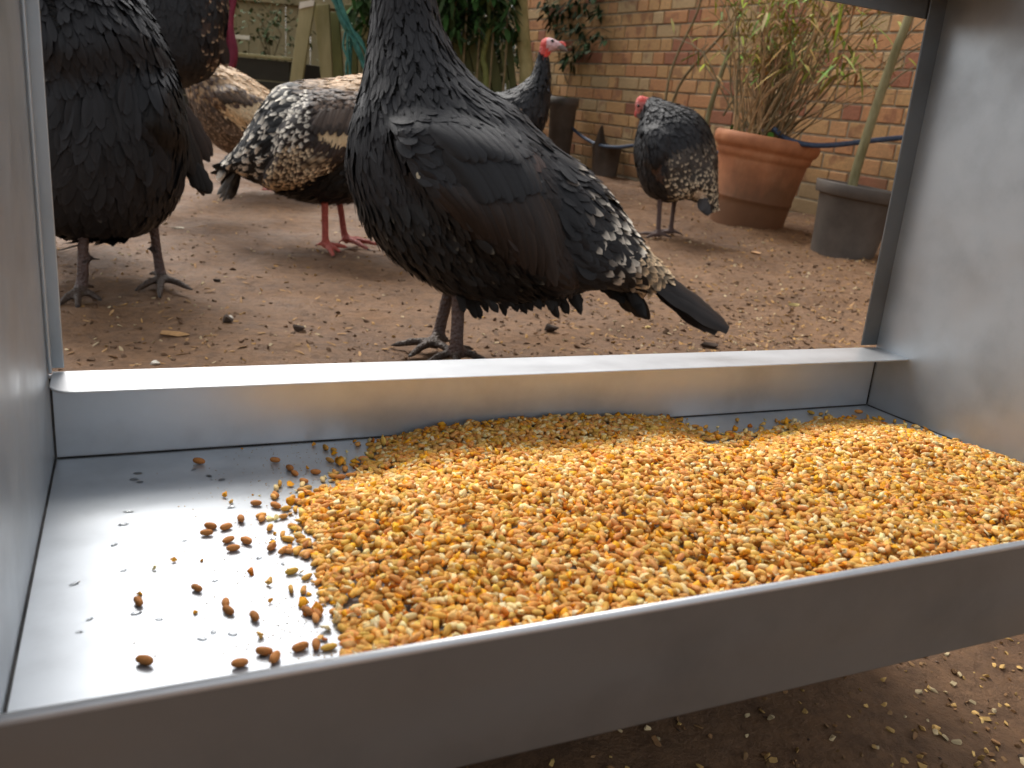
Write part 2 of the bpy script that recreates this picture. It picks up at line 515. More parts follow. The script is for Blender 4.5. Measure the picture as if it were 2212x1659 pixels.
# legs
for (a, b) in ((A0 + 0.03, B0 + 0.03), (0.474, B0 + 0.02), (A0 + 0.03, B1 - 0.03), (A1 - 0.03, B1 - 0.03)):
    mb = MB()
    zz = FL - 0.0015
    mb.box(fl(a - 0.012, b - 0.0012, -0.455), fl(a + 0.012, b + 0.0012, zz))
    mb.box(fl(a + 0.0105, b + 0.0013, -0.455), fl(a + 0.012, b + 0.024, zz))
    mb.build('leg', M_shaded, feeder)
def sub(child, part):
    for c in [o for o in C.objects if o.parent == feeder and o.name.split('.')[0] == child]:
        ps = [o for o in C.objects if o.parent == feeder and o.name.split('.')[0] == part]
        if len(ps) > 1: ps.sort(key=lambda o: abs(o.data.vertices[0].co.x - c.data.vertices[0].co.x))
        c.parent = ps[0]
sub('tray_lip', 'tray_back_wall'); sub('rolled_edge', 'tray_front_wall'); sub('edge_return', 'side_wall'); sub('corner_bead', 'side_wall'); sub('top_rail', 'hood')
# dark strips drawn in for the gaps and their shadow where the sheets meet
M_seam_shadow = two_tone('seam_shadow', (0.03, 0.03, 0.03), (0.09, 0.085, 0.08), 60, 0.9, 0, lo=0.4, hi=0.6)
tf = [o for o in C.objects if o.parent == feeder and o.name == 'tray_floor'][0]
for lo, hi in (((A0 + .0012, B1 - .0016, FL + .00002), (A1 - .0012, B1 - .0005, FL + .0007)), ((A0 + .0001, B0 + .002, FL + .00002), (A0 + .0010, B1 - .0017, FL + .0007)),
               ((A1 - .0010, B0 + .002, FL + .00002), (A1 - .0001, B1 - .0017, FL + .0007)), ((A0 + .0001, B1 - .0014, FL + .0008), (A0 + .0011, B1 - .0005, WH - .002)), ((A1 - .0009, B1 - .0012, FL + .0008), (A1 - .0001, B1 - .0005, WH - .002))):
    mb = MB(); mb.box(fl(*lo), fl(*hi)); mb.build('seam_shadow', M_seam_shadow, tf)
# water drops and smears on the bare part of the tray
mb = MB()
rd = random.Random(3)
for k in range(30):
    x, y = rd.uniform(150, 640), rd.uniform(1010, 1420)
    a, b = tray_at(x, y)
    if a < A0 + 0.006 or b < B0 + 0.01: continue
    r = rd.uniform(0.0006, 0.0017)
    V, F = [], []
    n = 8
    ang = rd.uniform(0, 6.28)
    for i, (rr_, zz) in enumerate(((1, 0.0), (0.8, 0.28), (0.4, 0.42))):
        for j in range(n):
            t = 2 * math.pi * j / n
            ex, ey = r * rr_ * math.cos(t) * 1.5, r * rr_ * math.sin(t)
            V.append(fl(a + ex * math.cos(ang) - ey * math.sin(ang), b + ex * math.sin(ang) + ey * math.cos(ang), FL + 0.00005 + zz * r))
    for i in range(2):
        for j in range(n):
            F.append((i * n + j, i * n + (j + 1) % n, (i + 1) * n + (j + 1) % n, (i + 1) * n + j))
    F.append(tuple(2 * n + j for j in range(n)))
    mb.add(V, F)
wm, nt, bs = new_mat('water')
bs.inputs['Transmission Weight'].default_value = 1.0
bs.inputs['IOR'].default_value = 1.33
bs.inputs['Roughness'].default_value = 0.02
mb.build('water_drops', wm, feeder, smooth=True, kind='stuff')

# ================================================================ grain
grain_mat = vcol_mat('grain', 0.68, 0.22, 0.14, 500, 0)
def wheat_shape(n=7, rings=5):
    V, F = [], []
    for i in range(rings):
        t = (i + 0.5) / rings * math.pi
        x = -math.cos(t)
        r = math.sin(t) ** 0.75
        for k in range(n):
            a = 2 * math.pi * k / n
            y, z = r * math.cos(a), r * math.sin(a)
            if k == 0: y -= 0.35 * r          # the crease
            V.append((x, y, z))
    for i in range(rings - 1):
        for k in range(n):
            F.append((i * n + k, i * n + (k + 1) % n, (i + 1) * n + (k + 1) % n, (i + 1) * n + k))
    F.append(tuple(range(n))[::-1]); F.append(tuple((rings - 1) * n + k for k in range(n)))
    return np.array(V), F
def chip_shape(seed):
    r = random.Random(seed)
    bm = bmesh.new()
    for k in range(11):
        v = Vector((r.gauss(0, 1), r.gauss(0, 1), r.gauss(0, 1))); v.normalize()
        v *= r.uniform(0.75, 1.15)
        bm.verts.new((v.x, v.y * 0.85, v.z * 0.62))
    bmesh.ops.convex_hull(bm, input=bm.verts)
    bm.verts.ensure_lookup_table()
    used = [v for v in bm.verts if v.link_faces]
    mp = {v: i for i, v in enumerate(used)}
    V = np.array([v.co[:] for v in used]); F = [tuple(mp[v] for v in f.verts) for f in bm.faces]
    bm.free()
    return V, F
WS = wheat_shape()
CS = [chip_shape(k) for k in range(6)]
def rand_rot(r, tilt):
    yaw = r.uniform(0, 6.283); a = r.gauss(0, tilt); b = r.gauss(0, tilt * 1.5)
    return np.array((Matrix.Rotation(yaw, 3, 'Z') @ Matrix.Rotation(a, 3, 'Y') @ Matrix.Rotation(b, 3, 'X')))
def wheat_col(r):
    c = lin((r.uniform(222, 240), r.uniform(160, 184), r.uniform(80, 100)))
    if r.random() < 0.13: c = lin((252, 222, 158))
    return c * r.uniform(0.88, 1.12)
def maize_col(r):
    q = r.random()
    if q < 0.42: return lin((255, r.uniform(166, 190), r.uniform(36, 60)))
    if q < 0.72: return lin((255, r.uniform(196, 214), r.uniform(98, 130)))
    if q < 0.95: return lin((255, 234, r.uniform(160, 190)))
    return lin((216, 126, 44))
# the heap's outline on the tray floor
heap_px = [(835, 948), (800, 962), (780, 985), (800, 1010), (735, 1035), (700, 1052), (655, 1068), (652, 1110), (672, 1150), (672, 1180), (700, 1215), (690, 1262),
           (722, 1300), (722, 1335), (752, 1362), (745, 1402), (772, 1425), (1300, 1345), (1800, 1262), (2300, 1190), (2420, 1080), (2212, 1003), (2100, 962), (1990, 925), (1890, 903), (1805, 897), (1760, 905),
           (1700, 912), (1650, 926), (1560, 936), (1500, 922), (1440, 905), (1300, 899), (1100, 902), (980, 912), (900, 928)]
heap = np.array([tray_at(x, y, 0.004) for x, y in heap_px])
heap[:, 0] = np.clip(heap[:, 0], A0, A1 - 0.002)
heap[16:20, 1] = B0 - 0.03
for i_, (x_, y_) in enumerate(heap_px):
    if 860 < x_ < 1450 and y_ < 935: heap[i_, 1] = B1 + 0.04
    elif y_ < 1010: heap[i_, 1] = min(heap[i_, 1], B1 - 0.004)
heap[19:21, 0] = A1 + 0.01
def poly_sd(P, X, Y):
    """signed distance (inside positive) to polygon P"""
    d = np.full(X.shape, 1e9); inside = np.zeros(X.shape, bool)
    n = len(P)
    for i in range(n):
        ax, ay = P[i]; bx, by = P[(i + 1) % n]
        ex, ey = bx - ax, by - ay
        t = np.clip(((X - ax) * ex + (Y - ay) * ey) / (ex * ex + ey * ey + 1e-18), 0, 1)
        d = np.minimum(d, np.hypot(X - ax - t * ex, Y - ay - t * ey))
        if ey != 0:
            c = ((ay > Y) != (by > Y)) & (X < ex * (Y - ay) / ey + ax)
            inside ^= c
    return np.where(inside, d, -d)
def heap_h(a, b):
    sd_ = poly_sd(heap, a, b)
    base = 0.0145 * (1 - np.exp(-np.maximum(sd_, 0) / 0.020))
    base *= 0.75 + 0.5 * vnoise(a * 22, b * 22, 9)
    base *= np.clip((B1 - b) / 0.12, 0.55, 1.0)
    # a thin place by the far right corner where the tray shows through
    for (px_, py_, rad, k) in ((1575, 968, 0.022, 0.95), (1555, 950, 0.02, 0.9), (1690, 940, 0.012, 0.8)):
        q = tray_at(px_, py_)
        base = base * (1 - k * np.exp(-((a - q[0]) ** 2 + (b - q[1]) ** 2) / (rad * rad)))
    return base, sd_
ar = random.Random(21)
NA = 42000
aa = RNG.uniform(A0, A1 - 0.003, NA); bb = RNG.uniform(B0 + 0.004, B1 - 0.005, NA)
hh, ss = heap_h(aa, bb)
allv, allf, allc = [], [], []
off = 0
cnt = 0
for i in range(NA):
    h = hh[i]
    if ss[i] < -0.030 or (ss[i] < 0 and bb[i] > B1 - .006): continue
    if ss[i] < 0.0 and ar.random() > 0.30 * math.exp(ss[i] / 0.007): continue
    if h < 0.0022 and ss[i] > 0.004 and ar.random() < 0.72: continue
    layer = ar.random()
    z = 0.0012 + max(0.0, h - 0.001) * (1 - (layer ** 2) * 0.8)
    q = ar.random()
    if q < 0.52:
        V, F = WS
        sc_ = np.array((ar.uniform(0.0024, 0.0034), ar.uniform(0.0013, 0.0019), ar.uniform(0.0011, 0.0017)))
        col = wheat_col(ar)
        R = rand_rot(ar, 0.28 if z > 0.004 else 0.08)
    else:
        V, F = CS[ar.randrange(6)]
        k = ar.choice((0.9, 1.4, 1.9, 2.4, 2.8, 3.3)) * 0.001
        sc_ = np.array((k * ar.uniform(.8, 1.3), k, k * ar.uniform(0.25, 0.95)))
        col = maize_col(ar)
        if k < 0.0012: z = max(z, 0.001)
        R = rand_rot(ar, 0.5)
    P = (V * sc_) @ R.T
    lo = P[:, 2].min()
    zz = FL + max(z, -lo + 0.0001)
    if ss[i] < 0.003: zz = FL - lo + 0.0001
    a_, b_ = aa[i], bb[i]
    P = P + np.array(fl(a_, b_, zz))
    allv.append(P); allc.append(np.repeat(col[None], len(P), 0))
    allf.extend([tuple(j + off for j in f) for f in F])
    off += len(P); cnt += 1
for k_ in range(900):            # meal dust round the heap
    px_, py_ = ar.gauss(640, 120), ar.uniform(960, 1430)
    a_, b_ = tray_at(px_, py_)
    if not (A0 + .004 < a_ < A1 and B0 + .004 < b_ < B1 - .004): continue
    V, F = CS[ar.randrange(6)]
    q_ = ar.uniform(.00018, .0005)
    P = V * np.array((q_, q_, q_ * .6)) + np.array(fl(a_, b_, FL + q_ * .45))
    col = lin((232, 190, 120)) * ar.uniform(.6, 1.0)
    allv.append(P); allc.append(np.repeat(col[None], len(P), 0)); allf.extend([tuple(j + off for j in f) for f in F]); off += len(P)
gv = np.concatenate(allv); gc = np.concatenate(allc)
FM = np.array(feeder.matrix_world)
gvw = gv @ FM[:3, :3].T + FM[:3, 3]
heap_o = mesh_obj('grain_heap', gvw, allf, grain_mat, None, True, gc, 'stuff')
tag(heap_o, 'heap of brown wheat and yellow cracked maize spread across the tray', 'grain')
print('grain pieces', cnt, 'tris~', sum(len(f) - 2 for f in allf))

# loose grains on the bare tray, each a thing of its own
def crop1(x, y): return (x / 2.124, 877.8 + y / 2.124)
loose_w = [(913, 257), (1262, 250), (1330, 288), (1352, 310), (1448, 305), (1395, 345), (1175, 448), (1265, 408), (1265, 460), (1105, 522), (966, 553), (948, 585), (1037, 557), (1048, 617), (1070, 655),
           (1130, 622), (1247, 650), (1405, 637), (903, 838), (1035, 908), (1048, 940), (1168, 970), (1410, 945), (1455, 955), (1378, 1110), (1450, 1100), (1100, 1185), (1212, 1130), (1262, 1160), (635, 900), (663, 1175), (1560, 330)]
loose_m = [(1032, 410, 1.9), (1060, 437, 1.3), (1330, 360, 1.9), (1410, 283, 1.4), (1265, 515, 1.7), (1330, 547, 1.4), (1262, 580, 1.1), (1340, 620, 0.8), (707, 742, 1.3), (642, 855, 1.3), (1235, 810, 1.9), (1240, 893, 1.2), (898, 940, 1.1),
           (1195, 1050, 1.9), (1470, 1060, 1.5), (1440, 175, 1.4), (1110, 192, 0.9), (1535, 215, 1.8), (1590, 208, 1.3), (1628, 157, 1.2), (1490, 880, 0.9), (1475, 840, 1.2), (1435, 805, 0.9), (1160, 402, 0.6), (1190, 405, 0.7), (796, 706, 1.2), (925, 702, 0.9)]
wheat_m, chip_m = [], []
for k in range(6):
    me = bpy.data.meshes.new('wheat_grain'); V, F = wheat_shape(10, 7)
    V = V * np.array((0.0031, 0.00175, 0.0016))
    me.from_pydata(V.tolist(), [], F); me.materials.append(grain_mat)
    me.polygons.foreach_set('use_smooth', [True] * len(me.polygons))
    a = me.color_attributes.new('col', 'FLOAT_COLOR', 'POINT')
    c = lin((206, 138, 78)) * ar.uniform(0.8, 1.15)
    a.data.foreach_set('color', np.tile(np.append(c, 1), len(V)).astype(np.float32)); wheat_m.append(me)
for k in range(6):
    me = bpy.data.meshes.new('maize_chip'); V, F = CS[k]
    me.from_pydata((V * 0.001).tolist(), [], F); me.materials.append(grain_mat)
    a = me.color_attributes.new('col', 'FLOAT_COLOR', 'POINT')
    c = maize_col(ar)
    a.data.foreach_set('color', np.tile(np.append(c, 1), len(V)).astype(np.float32)); chip_m.append(me)
loose = []
for (x, y) in loose_w: loose.append(('wheat_grain', *crop1(x, y), 1.0))
for (x, y, s) in loose_m: loose.append(('maize_chip', *crop1(x, y), s * 1.25))
def ordn(n): return '%d%s' % (n, 'th' if 10 <= n % 100 <= 20 else {1: 'st', 2: 'nd', 3: 'rd'}.get(n % 10, 'th'))
FROT = Matrix(FM[:3, :3].tolist())
for kind, txt, cat in (('wheat_grain', 'brown wheat grain', 'grain'), ('maize_chip', 'yellow cracked maize chip', 'maize')):
    items = sorted([t for t in loose if t[0] == kind], key=lambda t: t[1])
    for i, (_, x, y, s) in enumerate(items):
        a_, b_ = tray_at(x, y, 0.001)
        me = (wheat_m if kind == 'wheat_grain' else chip_m)[ar.randrange(6)]
        o = bpy.data.objects.new(kind, me); C.objects.link(o)
        R = FROT @ Matrix.Rotation(ar.uniform(0, 3.14), 3, 'Z') @ Matrix.Rotation(ar.uniform(-0.1, 0.1), 3, 'Y') @ Matrix.Rotation(ar.uniform(0, 6.28), 3, 'X')
        sc_ = s * ar.uniform(0.9, 1.12)
        zs = [(R @ (v.co * sc_)).dot(Vector(TU)) for v in me.vertices]
        p = fpt(a_, b_, FL - min(zs) + 0.0001)
        o.matrix_world = Matrix.Translation(Vector(p)) @ R.to_4x4() @ Matrix.Scale(sc_, 4)
        tag(o, '%s lying loose on the bare tray, %s counted from the left' % (txt, ordn(i + 1)), cat, 'loose %ss on the bare tray' % txt.split()[-1])
# ================================================================ turkeys
feather_mat, nt, bs = new_mat('feathers')
a = N(nt, 'ShaderNodeAttribute', attribute_name='col')
uvn = N(nt, 'ShaderNodeAttribute', attribute_name='fuv')
# fine barbs: streaks across each feather, a little colour and relief
mp = N(nt, 'ShaderNodeMapping'); mp.inputs['Scale'].default_value = (6, 40, 9)
nt.links.new(uvn.outputs['Vector'], mp.inputs[0])
nb = noise_node(nt, mp.outputs[0], 2.0, 3, 0.6)
mr = N(nt, 'ShaderNodeMapRange')
mr.inputs['From Min'].default_value = 0.3; mr.inputs['From Max'].default_value = 0.7
mr.inputs['To Min'].default_value = 0.7; mr.inputs['To Max'].default_value = 1.3
nt.links.new(nb.outputs['Fac'], mr.inputs[0])
mx = N(nt, 'ShaderNodeVectorMath', operation='SCALE')
nt.links.new(a.outputs['Color'], mx.inputs[0]); nt.links.new(mr.outputs[0], mx.inputs['Scale'])
nt.links.new(mx.outputs[0], bs.inputs['Base Color'])
bs.inputs['Roughness'].default_value = 0.45
bs.inputs['Specular IOR Level'].default_value = 0.34
bs.inputs['Sheen Weight'].default_value = 0.0
bs.inputs['Sheen Roughness'].default_value = 0.4
bump(nt, nb.outputs['Fac'], 0.5, 0.0015, bs)
skin_mat = vcol_mat('turkey_skin', 0.55, 0.4, 0.25, 160)
nt = skin_mat.node_tree
vo = nt.nodes.new('ShaderNodeTexVoronoi'); vo.inputs['Scale'].default_value = 190
nt.links.new(coords(nt), vo.inputs['Vector'])
bump(nt, vo.outputs['Distance'], .9, .003, nt.nodes['Principled BSDF'])
eye_m, nt, bs = new_mat('eye'); bs.inputs['Base Color'].default_value = (0.01, 0.008, 0.007, 1); bs.inputs['Roughness'].default_value = 0.08

TROWS = np.array([0.0, 0.28, 0.52, 0.70, 0.82, 0.92, 1.0])
TWID = np.array([0.45, 0.86, 1.0, 0.94, 0.78, 0.52, 0.12])
BLACK = lin((30, 30, 32)); BLACK2 = lin((25, 24, 23)); BROWN = lin((72, 54, 44)); CREAM = lin((226, 192, 150)); WHITE = lin((226, 216, 198)); TAN = lin((176, 140, 104))
GREYB = lin((92, 84, 76)); DBROWN = lin((50, 39, 33))

FS = 0.72
class Surf:
    """body surface from outline pairs (back edge, belly edge, half depth towards the camera, half depth behind)"""
    def __init__(s, stations, p0, nrm, bulges=(), NU=90, NV=72):
        rows = []
        for st in stations:
            A = on_plane(*st[0], p0, nrm); B = on_plane(*st[1], p0, nrm)
            wf = st[2]; wb = st[3] if len(st) > 3 else st[2]
            rows.append(np.concatenate([(A + B) / 2, (A - B) / 2, [wf, wb]]))
        R = catmull(np.array(rows), NU)
        s.R, s.nrm, s.p0, s.NU, s.NV = R, np.asarray(nrm), np.asarray(p0), NU, NV
        th = np.arange(NV) / NV * 2 * math.pi
        ct, st_ = np.cos(th), np.sin(th)
        ct = np.sign(ct) * np.abs(ct) ** 0.92; st2 = np.sign(st_) * np.abs(st_) ** 0.92
        wd = np.where(st_[None, :] > 0, R[:, 6][:, None], R[:, 7][:, None])
        # towards the camera is -nrm
        s.G = R[:, None, 0:3] + R[:, None, 3:6] * ct[None, :, None] - s.nrm[None, None, :] * (wd * st2[None, :])[:, :, None]
        for poly, amt, soft in bulges:
            W = np.array([s.plane_xy(on_plane(*q, p0, nrm)) for q in poly])
            XY = s.plane_xy(s.G)
            d = poly_sd(W, XY[..., 0], XY[..., 1])
            k = np.clip(d / soft + 0.15, 0, 1); k = k * k * (3 - 2 * k)
            side = np.clip(np.abs(st_) * 2.2, 0, 1)[None, :] * np.sign(st_)[None, :]
            s.G = s.G - s.nrm[None, None, :] * (amt * k * side)[:, :, None]
        Su = np.gradient(s.G, axis=0); Sv = (np.roll(s.G, -1, 1) - np.roll(s.G, 1, 1)) / 2
        Nn = np.cross(Su, Sv); Nn /= np.linalg.norm(Nn, axis=2)[:, :, None] + 1e-12
        out = s.G - R[:, None, 0:3]
        if (Nn * out).sum() < 0: Nn = -Nn
        s.Su, s.Sv, s.N = Su, Sv, Nn
    def plane_xy(s, P):
        ex = np.array([s.nrm[1], -s.nrm[0], 0.0]); ex /= np.linalg.norm(ex)
        ez = np.array([0, 0, 1.0])
        return np.stack([P @ ex, P @ ez], -1)
    def ev(s, A, u, v):
        u = np.clip(u, 0, s.NU - 1.001); i = u.astype(int); f = (u - i)[..., None]
        v = np.mod(v, s.NV); j = v.astype(int) % s.NV; g = (v - np.floor(v))[..., None]; j2 = (j + 1) % s.NV
        return (A[i, j] * (1 - f) + A[i + 1, j] * f) * (1 - g) + (A[i, j2] * (1 - f) + A[i + 1, j2] * f) * g

def to_px(P):
    d = P - CAM
    z = d @ FW
    return np.stack([PCX + FPX * (d @ RT) / z, PCY - FPX * (d @ UP) / z], -1)

def feather_cloud(surf, zone, spacing, seed, name, parent, u_range=(0.0, 1.0), dens=1.0):
    """overlapping contour feathers laid tail-wards over the surface, one joined part.
    zone(px, py, rnd) -> dict of arrays: length, width, base, tip, ttip, flow (picture direction or None), lift"""
    rg = np.random.default_rng(seed)
    area = np.linalg.norm(np.cross(surf.Su, surf.Sv), axis=2)
    a0, a1 = int(u_range[0] * (surf.NU - 1)), int(u_range[1] * (surf.NU - 1))
    cell = area[a0:a1].copy()
    tot = cell.sum()
    spacing = spacing * FS * 0.9
    n = int(dens * tot / (spacing * spacing))
    cdf = np.cumsum(cell.ravel()); cdf /= cdf[-1]
    pick = np.searchsorted(cdf, (np.arange(n) + rg.uniform(0, 1, n)) / n)
    u = a0 + pick // surf.NV + rg.uniform(0, 1, n); v = pick % surf.NV + rg.uniform(0, 1, n)
    # relax into an even spread
    P = surf.ev(surf.G, u, v)
    cells = np.floor(P / (spacing * 0.55)).astype(np.int64)
    key = cells[:, 0] * 73856093 ^ cells[:, 1] * 19349663 ^ cells[:, 2] * 83492791
    _, first = np.unique(key, return_index=True)
    u, v = u[first], v[first]
    n = len(u)
    P = surf.ev(surf.G, u, v); px = to_px(P)
    rnd = rg.uniform(0, 1, (n, 4))
    Z = zone(px[:, 0], px[:, 1], rnd)
    Su = surf.ev(surf.Su, u, v); Sv = surf.ev(surf.Sv, u, v)
    D = Su / (np.linalg.norm(Su, axis=1)[:, None] + 1e-12)
    D = D + np.array([0, 0, -0.25])
    if Z.get('flow') is not None:
        fl_, wt = Z['flow']
        D3 = RT[None] * fl_[:, :1] - UP[None] * fl_[:, 1:2]
        D = D * (1 - wt[:, None]) + D3 * wt[:, None]
    Nn = surf.ev(surf.N, u, v); Nn /= np.linalg.norm(Nn, axis=1)[:, None]
    D = D - Nn * (D * Nn).sum(1)[:, None]; D /= np.linalg.norm(D, axis=1)[:, None] + 1e-12
    ang = rg.normal(0, 0.18, n)
    X = np.cross(Nn, D)
    D = D * np.cos(ang)[:, None] + X * np.sin(ang)[:, None]
    E_, F_, G_ = (Su * Su).sum(1), (Su * Sv).sum(1), (Sv * Sv).sum(1)
    a_, b_ = (Su * D).sum(1), (Sv * D).sum(1)
    det = E_ * G_ - F_ * F_ + 1e-14
    du, dv = (G_ * a_ - F_ * b_) / det, (E_ * b_ - F_ * a_) / det
    L, Wd = FS * 1.15 * Z['length'] * rg.uniform(0.8, 1.2, n), FS * 0.76 * Z['width'] * rg.uniform(0.8, 1.15, n)
    lift = 0.8 * Z.get('lift', np.full(n, 0.006)) * rg.uniform(0.5, 1.5, n)
    lim = 0.9 * surf.NU
    k = TROWS[None, :]
    uu = u[:, None] + (du * L)[:, None] * k; vv = v[:, None] + (dv * L)[:, None] * k
    over = np.maximum(uu - (surf.NU - 1.01), 0)
    C0 = surf.ev(surf.G, uu, vv)
    N0 = surf.ev(surf.N, uu, vv); N0 /= np.linalg.norm(N0, axis=2)[:, :, None] + 1e-12
    # past the end of the body a feather goes straight on
    C0 = C0 + D[:, None, :] * (over / (np.abs(du)[:, None] + 1e-9))[:, :, None]
    C0 = C0 + N0 * (0.0015 + rnd[:, 3:4, None] * 0.003 + lift[:, None, None] * k[:, :, None])
    T = np.gradient(C0, axis=1); T /= np.linalg.norm(T, axis=2)[:, :, None] + 1e-12
    Xw = np.cross(N0, T); Xw /= np.linalg.norm(Xw, axis=2)[:, :, None] + 1e-12
    W = Wd[:, None] * TWID[None, :]
    roll_ = rg.normal(0, 0.20, n)[:, None, None]
    cols3 = []
    for c in (-1, 0, 1):
        off_ = C0 + Xw * (W * c)[:, :, None] - N0 * (W * (0.22 if c else 0.0))[:, :, None] + N0 * (W[:, :, None] * c * roll_)
        cols3.append(off_)
    V = np.stack(cols3, 2)                                         # n, rows, 3
    fray = rg.normal(0, 1, (n, 2, 3, 1)) * 0.12 * Wd[:, None, None, None]
    V[:, -2:] += T[:, -2:, None, :] * fray
    V = V.reshape(-1, 3)
    nr = len(TROWS)
    base = (np.arange(n) * nr * 3)[:, None]
    q = []
    for r in range(nr - 1):
        for c in range(2):
            q.append((r * 3 + c, r * 3 + c + 1, (r + 1) * 3 + c + 1, (r + 1) * 3 + c))
    F = (base[:, :, None] + np.array(q)[None]).reshape(-1, 4)
    tt = k[:, :, None]
    tip = np.clip((tt - Z['ttip'][:, None, None]) / 0.10, 0, 1)
    col = Z['base'][:, None, :] * (1 - tip) + Z['tip'][:, None, :] * tip
    if 'band' in Z:
        bd = np.exp(-((tt - (Z['ttip'][:, None, None] - 0.13)) / 0.09) ** 2) * Z['band'][:, None, None]
        col = col * (1 - bd) + BLACK2[None, None, :] * 0.7 * bd
    col = col * (0.85 + 0.3 * rnd[:, 0:1, None])
    col = np.repeat(col[:, :, None, :], 3, 2)
    col[:, :, 1, :] *= 0.84                                        # darker shaft
    col[:, :, 0, :] *= 1.22; col[:, :, 2, :] *= 1.22
    col[:, -2:] *= 1.35
    fuv = np.zeros((n, nr, 3, 3), np.float32)
    fuv[..., 0] = np.array([-1, 0, 1])[None, None, :]
    fuv[..., 1] = TROWS[None, :, None]
    fuv[..., 1] += np.abs(fuv[..., 0]) * 0.12
    fuv[..., 2] = rnd[:, 1][:, None, None] * 50
    me = bpy.data.meshes.new(name)
    me.vertices.add(len(V)); me.vertices.foreach_set('co', V.ravel())
    me.loops.add(F.size); me.loops.foreach_set('vertex_index', F.ravel().astype(np.int32))
    me.polygons.add(len(F)); me.polygons.foreach_set('loop_start', np.arange(0, F.size, 4, dtype=np.int32))
    me.polygons.foreach_set('use_smooth', np.ones(len(F), bool))
    me.update(calc_edges=True)
    at = me.color_attributes.new('col', 'FLOAT_COLOR', 'POINT')
    cc = np.ones((len(V), 4), np.float32); cc[:, :3] = col.reshape(-1, 3)
    at.data.foreach_set('color', cc.ravel())
    f2 = me.attributes.new('fuv', 'FLOAT_VECTOR', 'POINT'); f2.data.foreach_set('vector', fuv.reshape(-1))
    me.materials.append(feather_mat)
    o = bpy.data.objects.new(name, me); C.objects.link(o); o.parent = parent
    o.matrix_parent_inverse = parent.matrix_world.inverted()
    o['kind'] = 'stuff'
    return o

def long_feather(name, parent, P0, P1, width, up, cfun, curve=0.0, rg=random, point=0.35):
    """one quill feather from P0 to P1, lying flat across `up`"""
    P0, P1, up = np.asarray(P0, float), np.asarray(P1, float), np.asarray(up, float)
    D = P1 - P0; L = np.linalg.norm(D); D = D / L
    up = up - D * (up @ D); up /= np.linalg.norm(up)
    X = np.cross(D, up)
    rows = np.linspace(0, 1, 13)
    wp = np.interp(rows, [0, 0.15, 0.5, 0.82, 0.93, 1], [0.3, 0.8, 1.0, 0.95, 0.7, point * 0.6])
    V, col, fuv = [], [], []
    sd_ = rg.uniform(0, 50)
    for t, wv in zip(rows, wp):
        c = P0 + D * L * t + up * curve * math.sin(t * math.pi * 0.6) * L
        for s_, dz in ((-1, -0.34), (-0.5, -0.09), (0, 0.03), (0.5, -0.09), (1, -0.34)):
            e = 1.0 + 0.1 * math.sin(t * 57 + s_ * 9 + sd_)
            V.append(c + X * s_ * width * wv * e + up * dz * width * wv)
            col.append(cfun(t, s_)); fuv.append((s_, t * 3 + abs(s_) * 0.25, sd_))
    F = []
    for r in range(len(rows) - 1):
        for c in range(4):
            F.append((r * 5 + c, r * 5 + c + 1, (r + 1) * 5 + c + 1, (r + 1) * 5 + c))
    inv = np.array(parent.matrix_world.inverted())
    V = np.array(V) @ inv[:3, :3].T + inv[:3, 3]
    o = mesh_obj(name, V, F, feather_mat, parent, True, np.array(col))
    f2 = o.data.attributes.new('fuv', 'FLOAT_VECTOR', 'POINT'); f2.data.foreach_set('vector', np.array(fuv, np.float32).ravel())
    return o

def hug(surf, px0, px1, lift0, lift1, rows=13, bend=0.0):
    """points and normals of a quill lying on the camera side of the surface between two picture points"""
    if not hasattr(surf, 'front'):
        G = surf.G.reshape(-1, 3); Nn = surf.N.reshape(-1, 3)
        fr = ((CAM - G) * Nn).sum(1) > 0
        surf.front = (to_px(G[fr]), G[fr], Nn[fr])
    PX, G, Nn = surf.front
    t = np.linspace(0, 1, rows)
    q = np.array(px0)[None] * (1 - t[:, None]) + np.array(px1)[None] * t[:, None]
    d = q[-1] - q[0]; q = q + np.array([-d[1], d[0]])[None] * (bend * np.sin(t * math.pi))[:, None]
    off, nn = [], []
    for x in q:
        ds = ((PX - x) ** 2).sum(1); i = np.argsort(ds)[:4]; w_ = 1 / (ds[i] + 1)
        off.append((((surf.p0 - G[i]) @ surf.nrm) * w_).sum() / w_.sum()); nn.append((Nn[i] * w_[:, None]).sum(0))
    off = np.polyval(np.polyfit(t, off, 2), t)
    nn = np.array(nn); nn = np.stack([np.polyval(np.polyfit(t, nn[:, k], 1), t) for k in range(3)], 1)
    nn /= np.linalg.norm(nn, axis=1)[:, None]
    P = np.array([on_plane(x[0], x[1], surf.p0 - surf.nrm * (o + l), surf.nrm) for x, o, l in zip(q, off, np.linspace(lift0, lift1, rows))])
    return P, nn
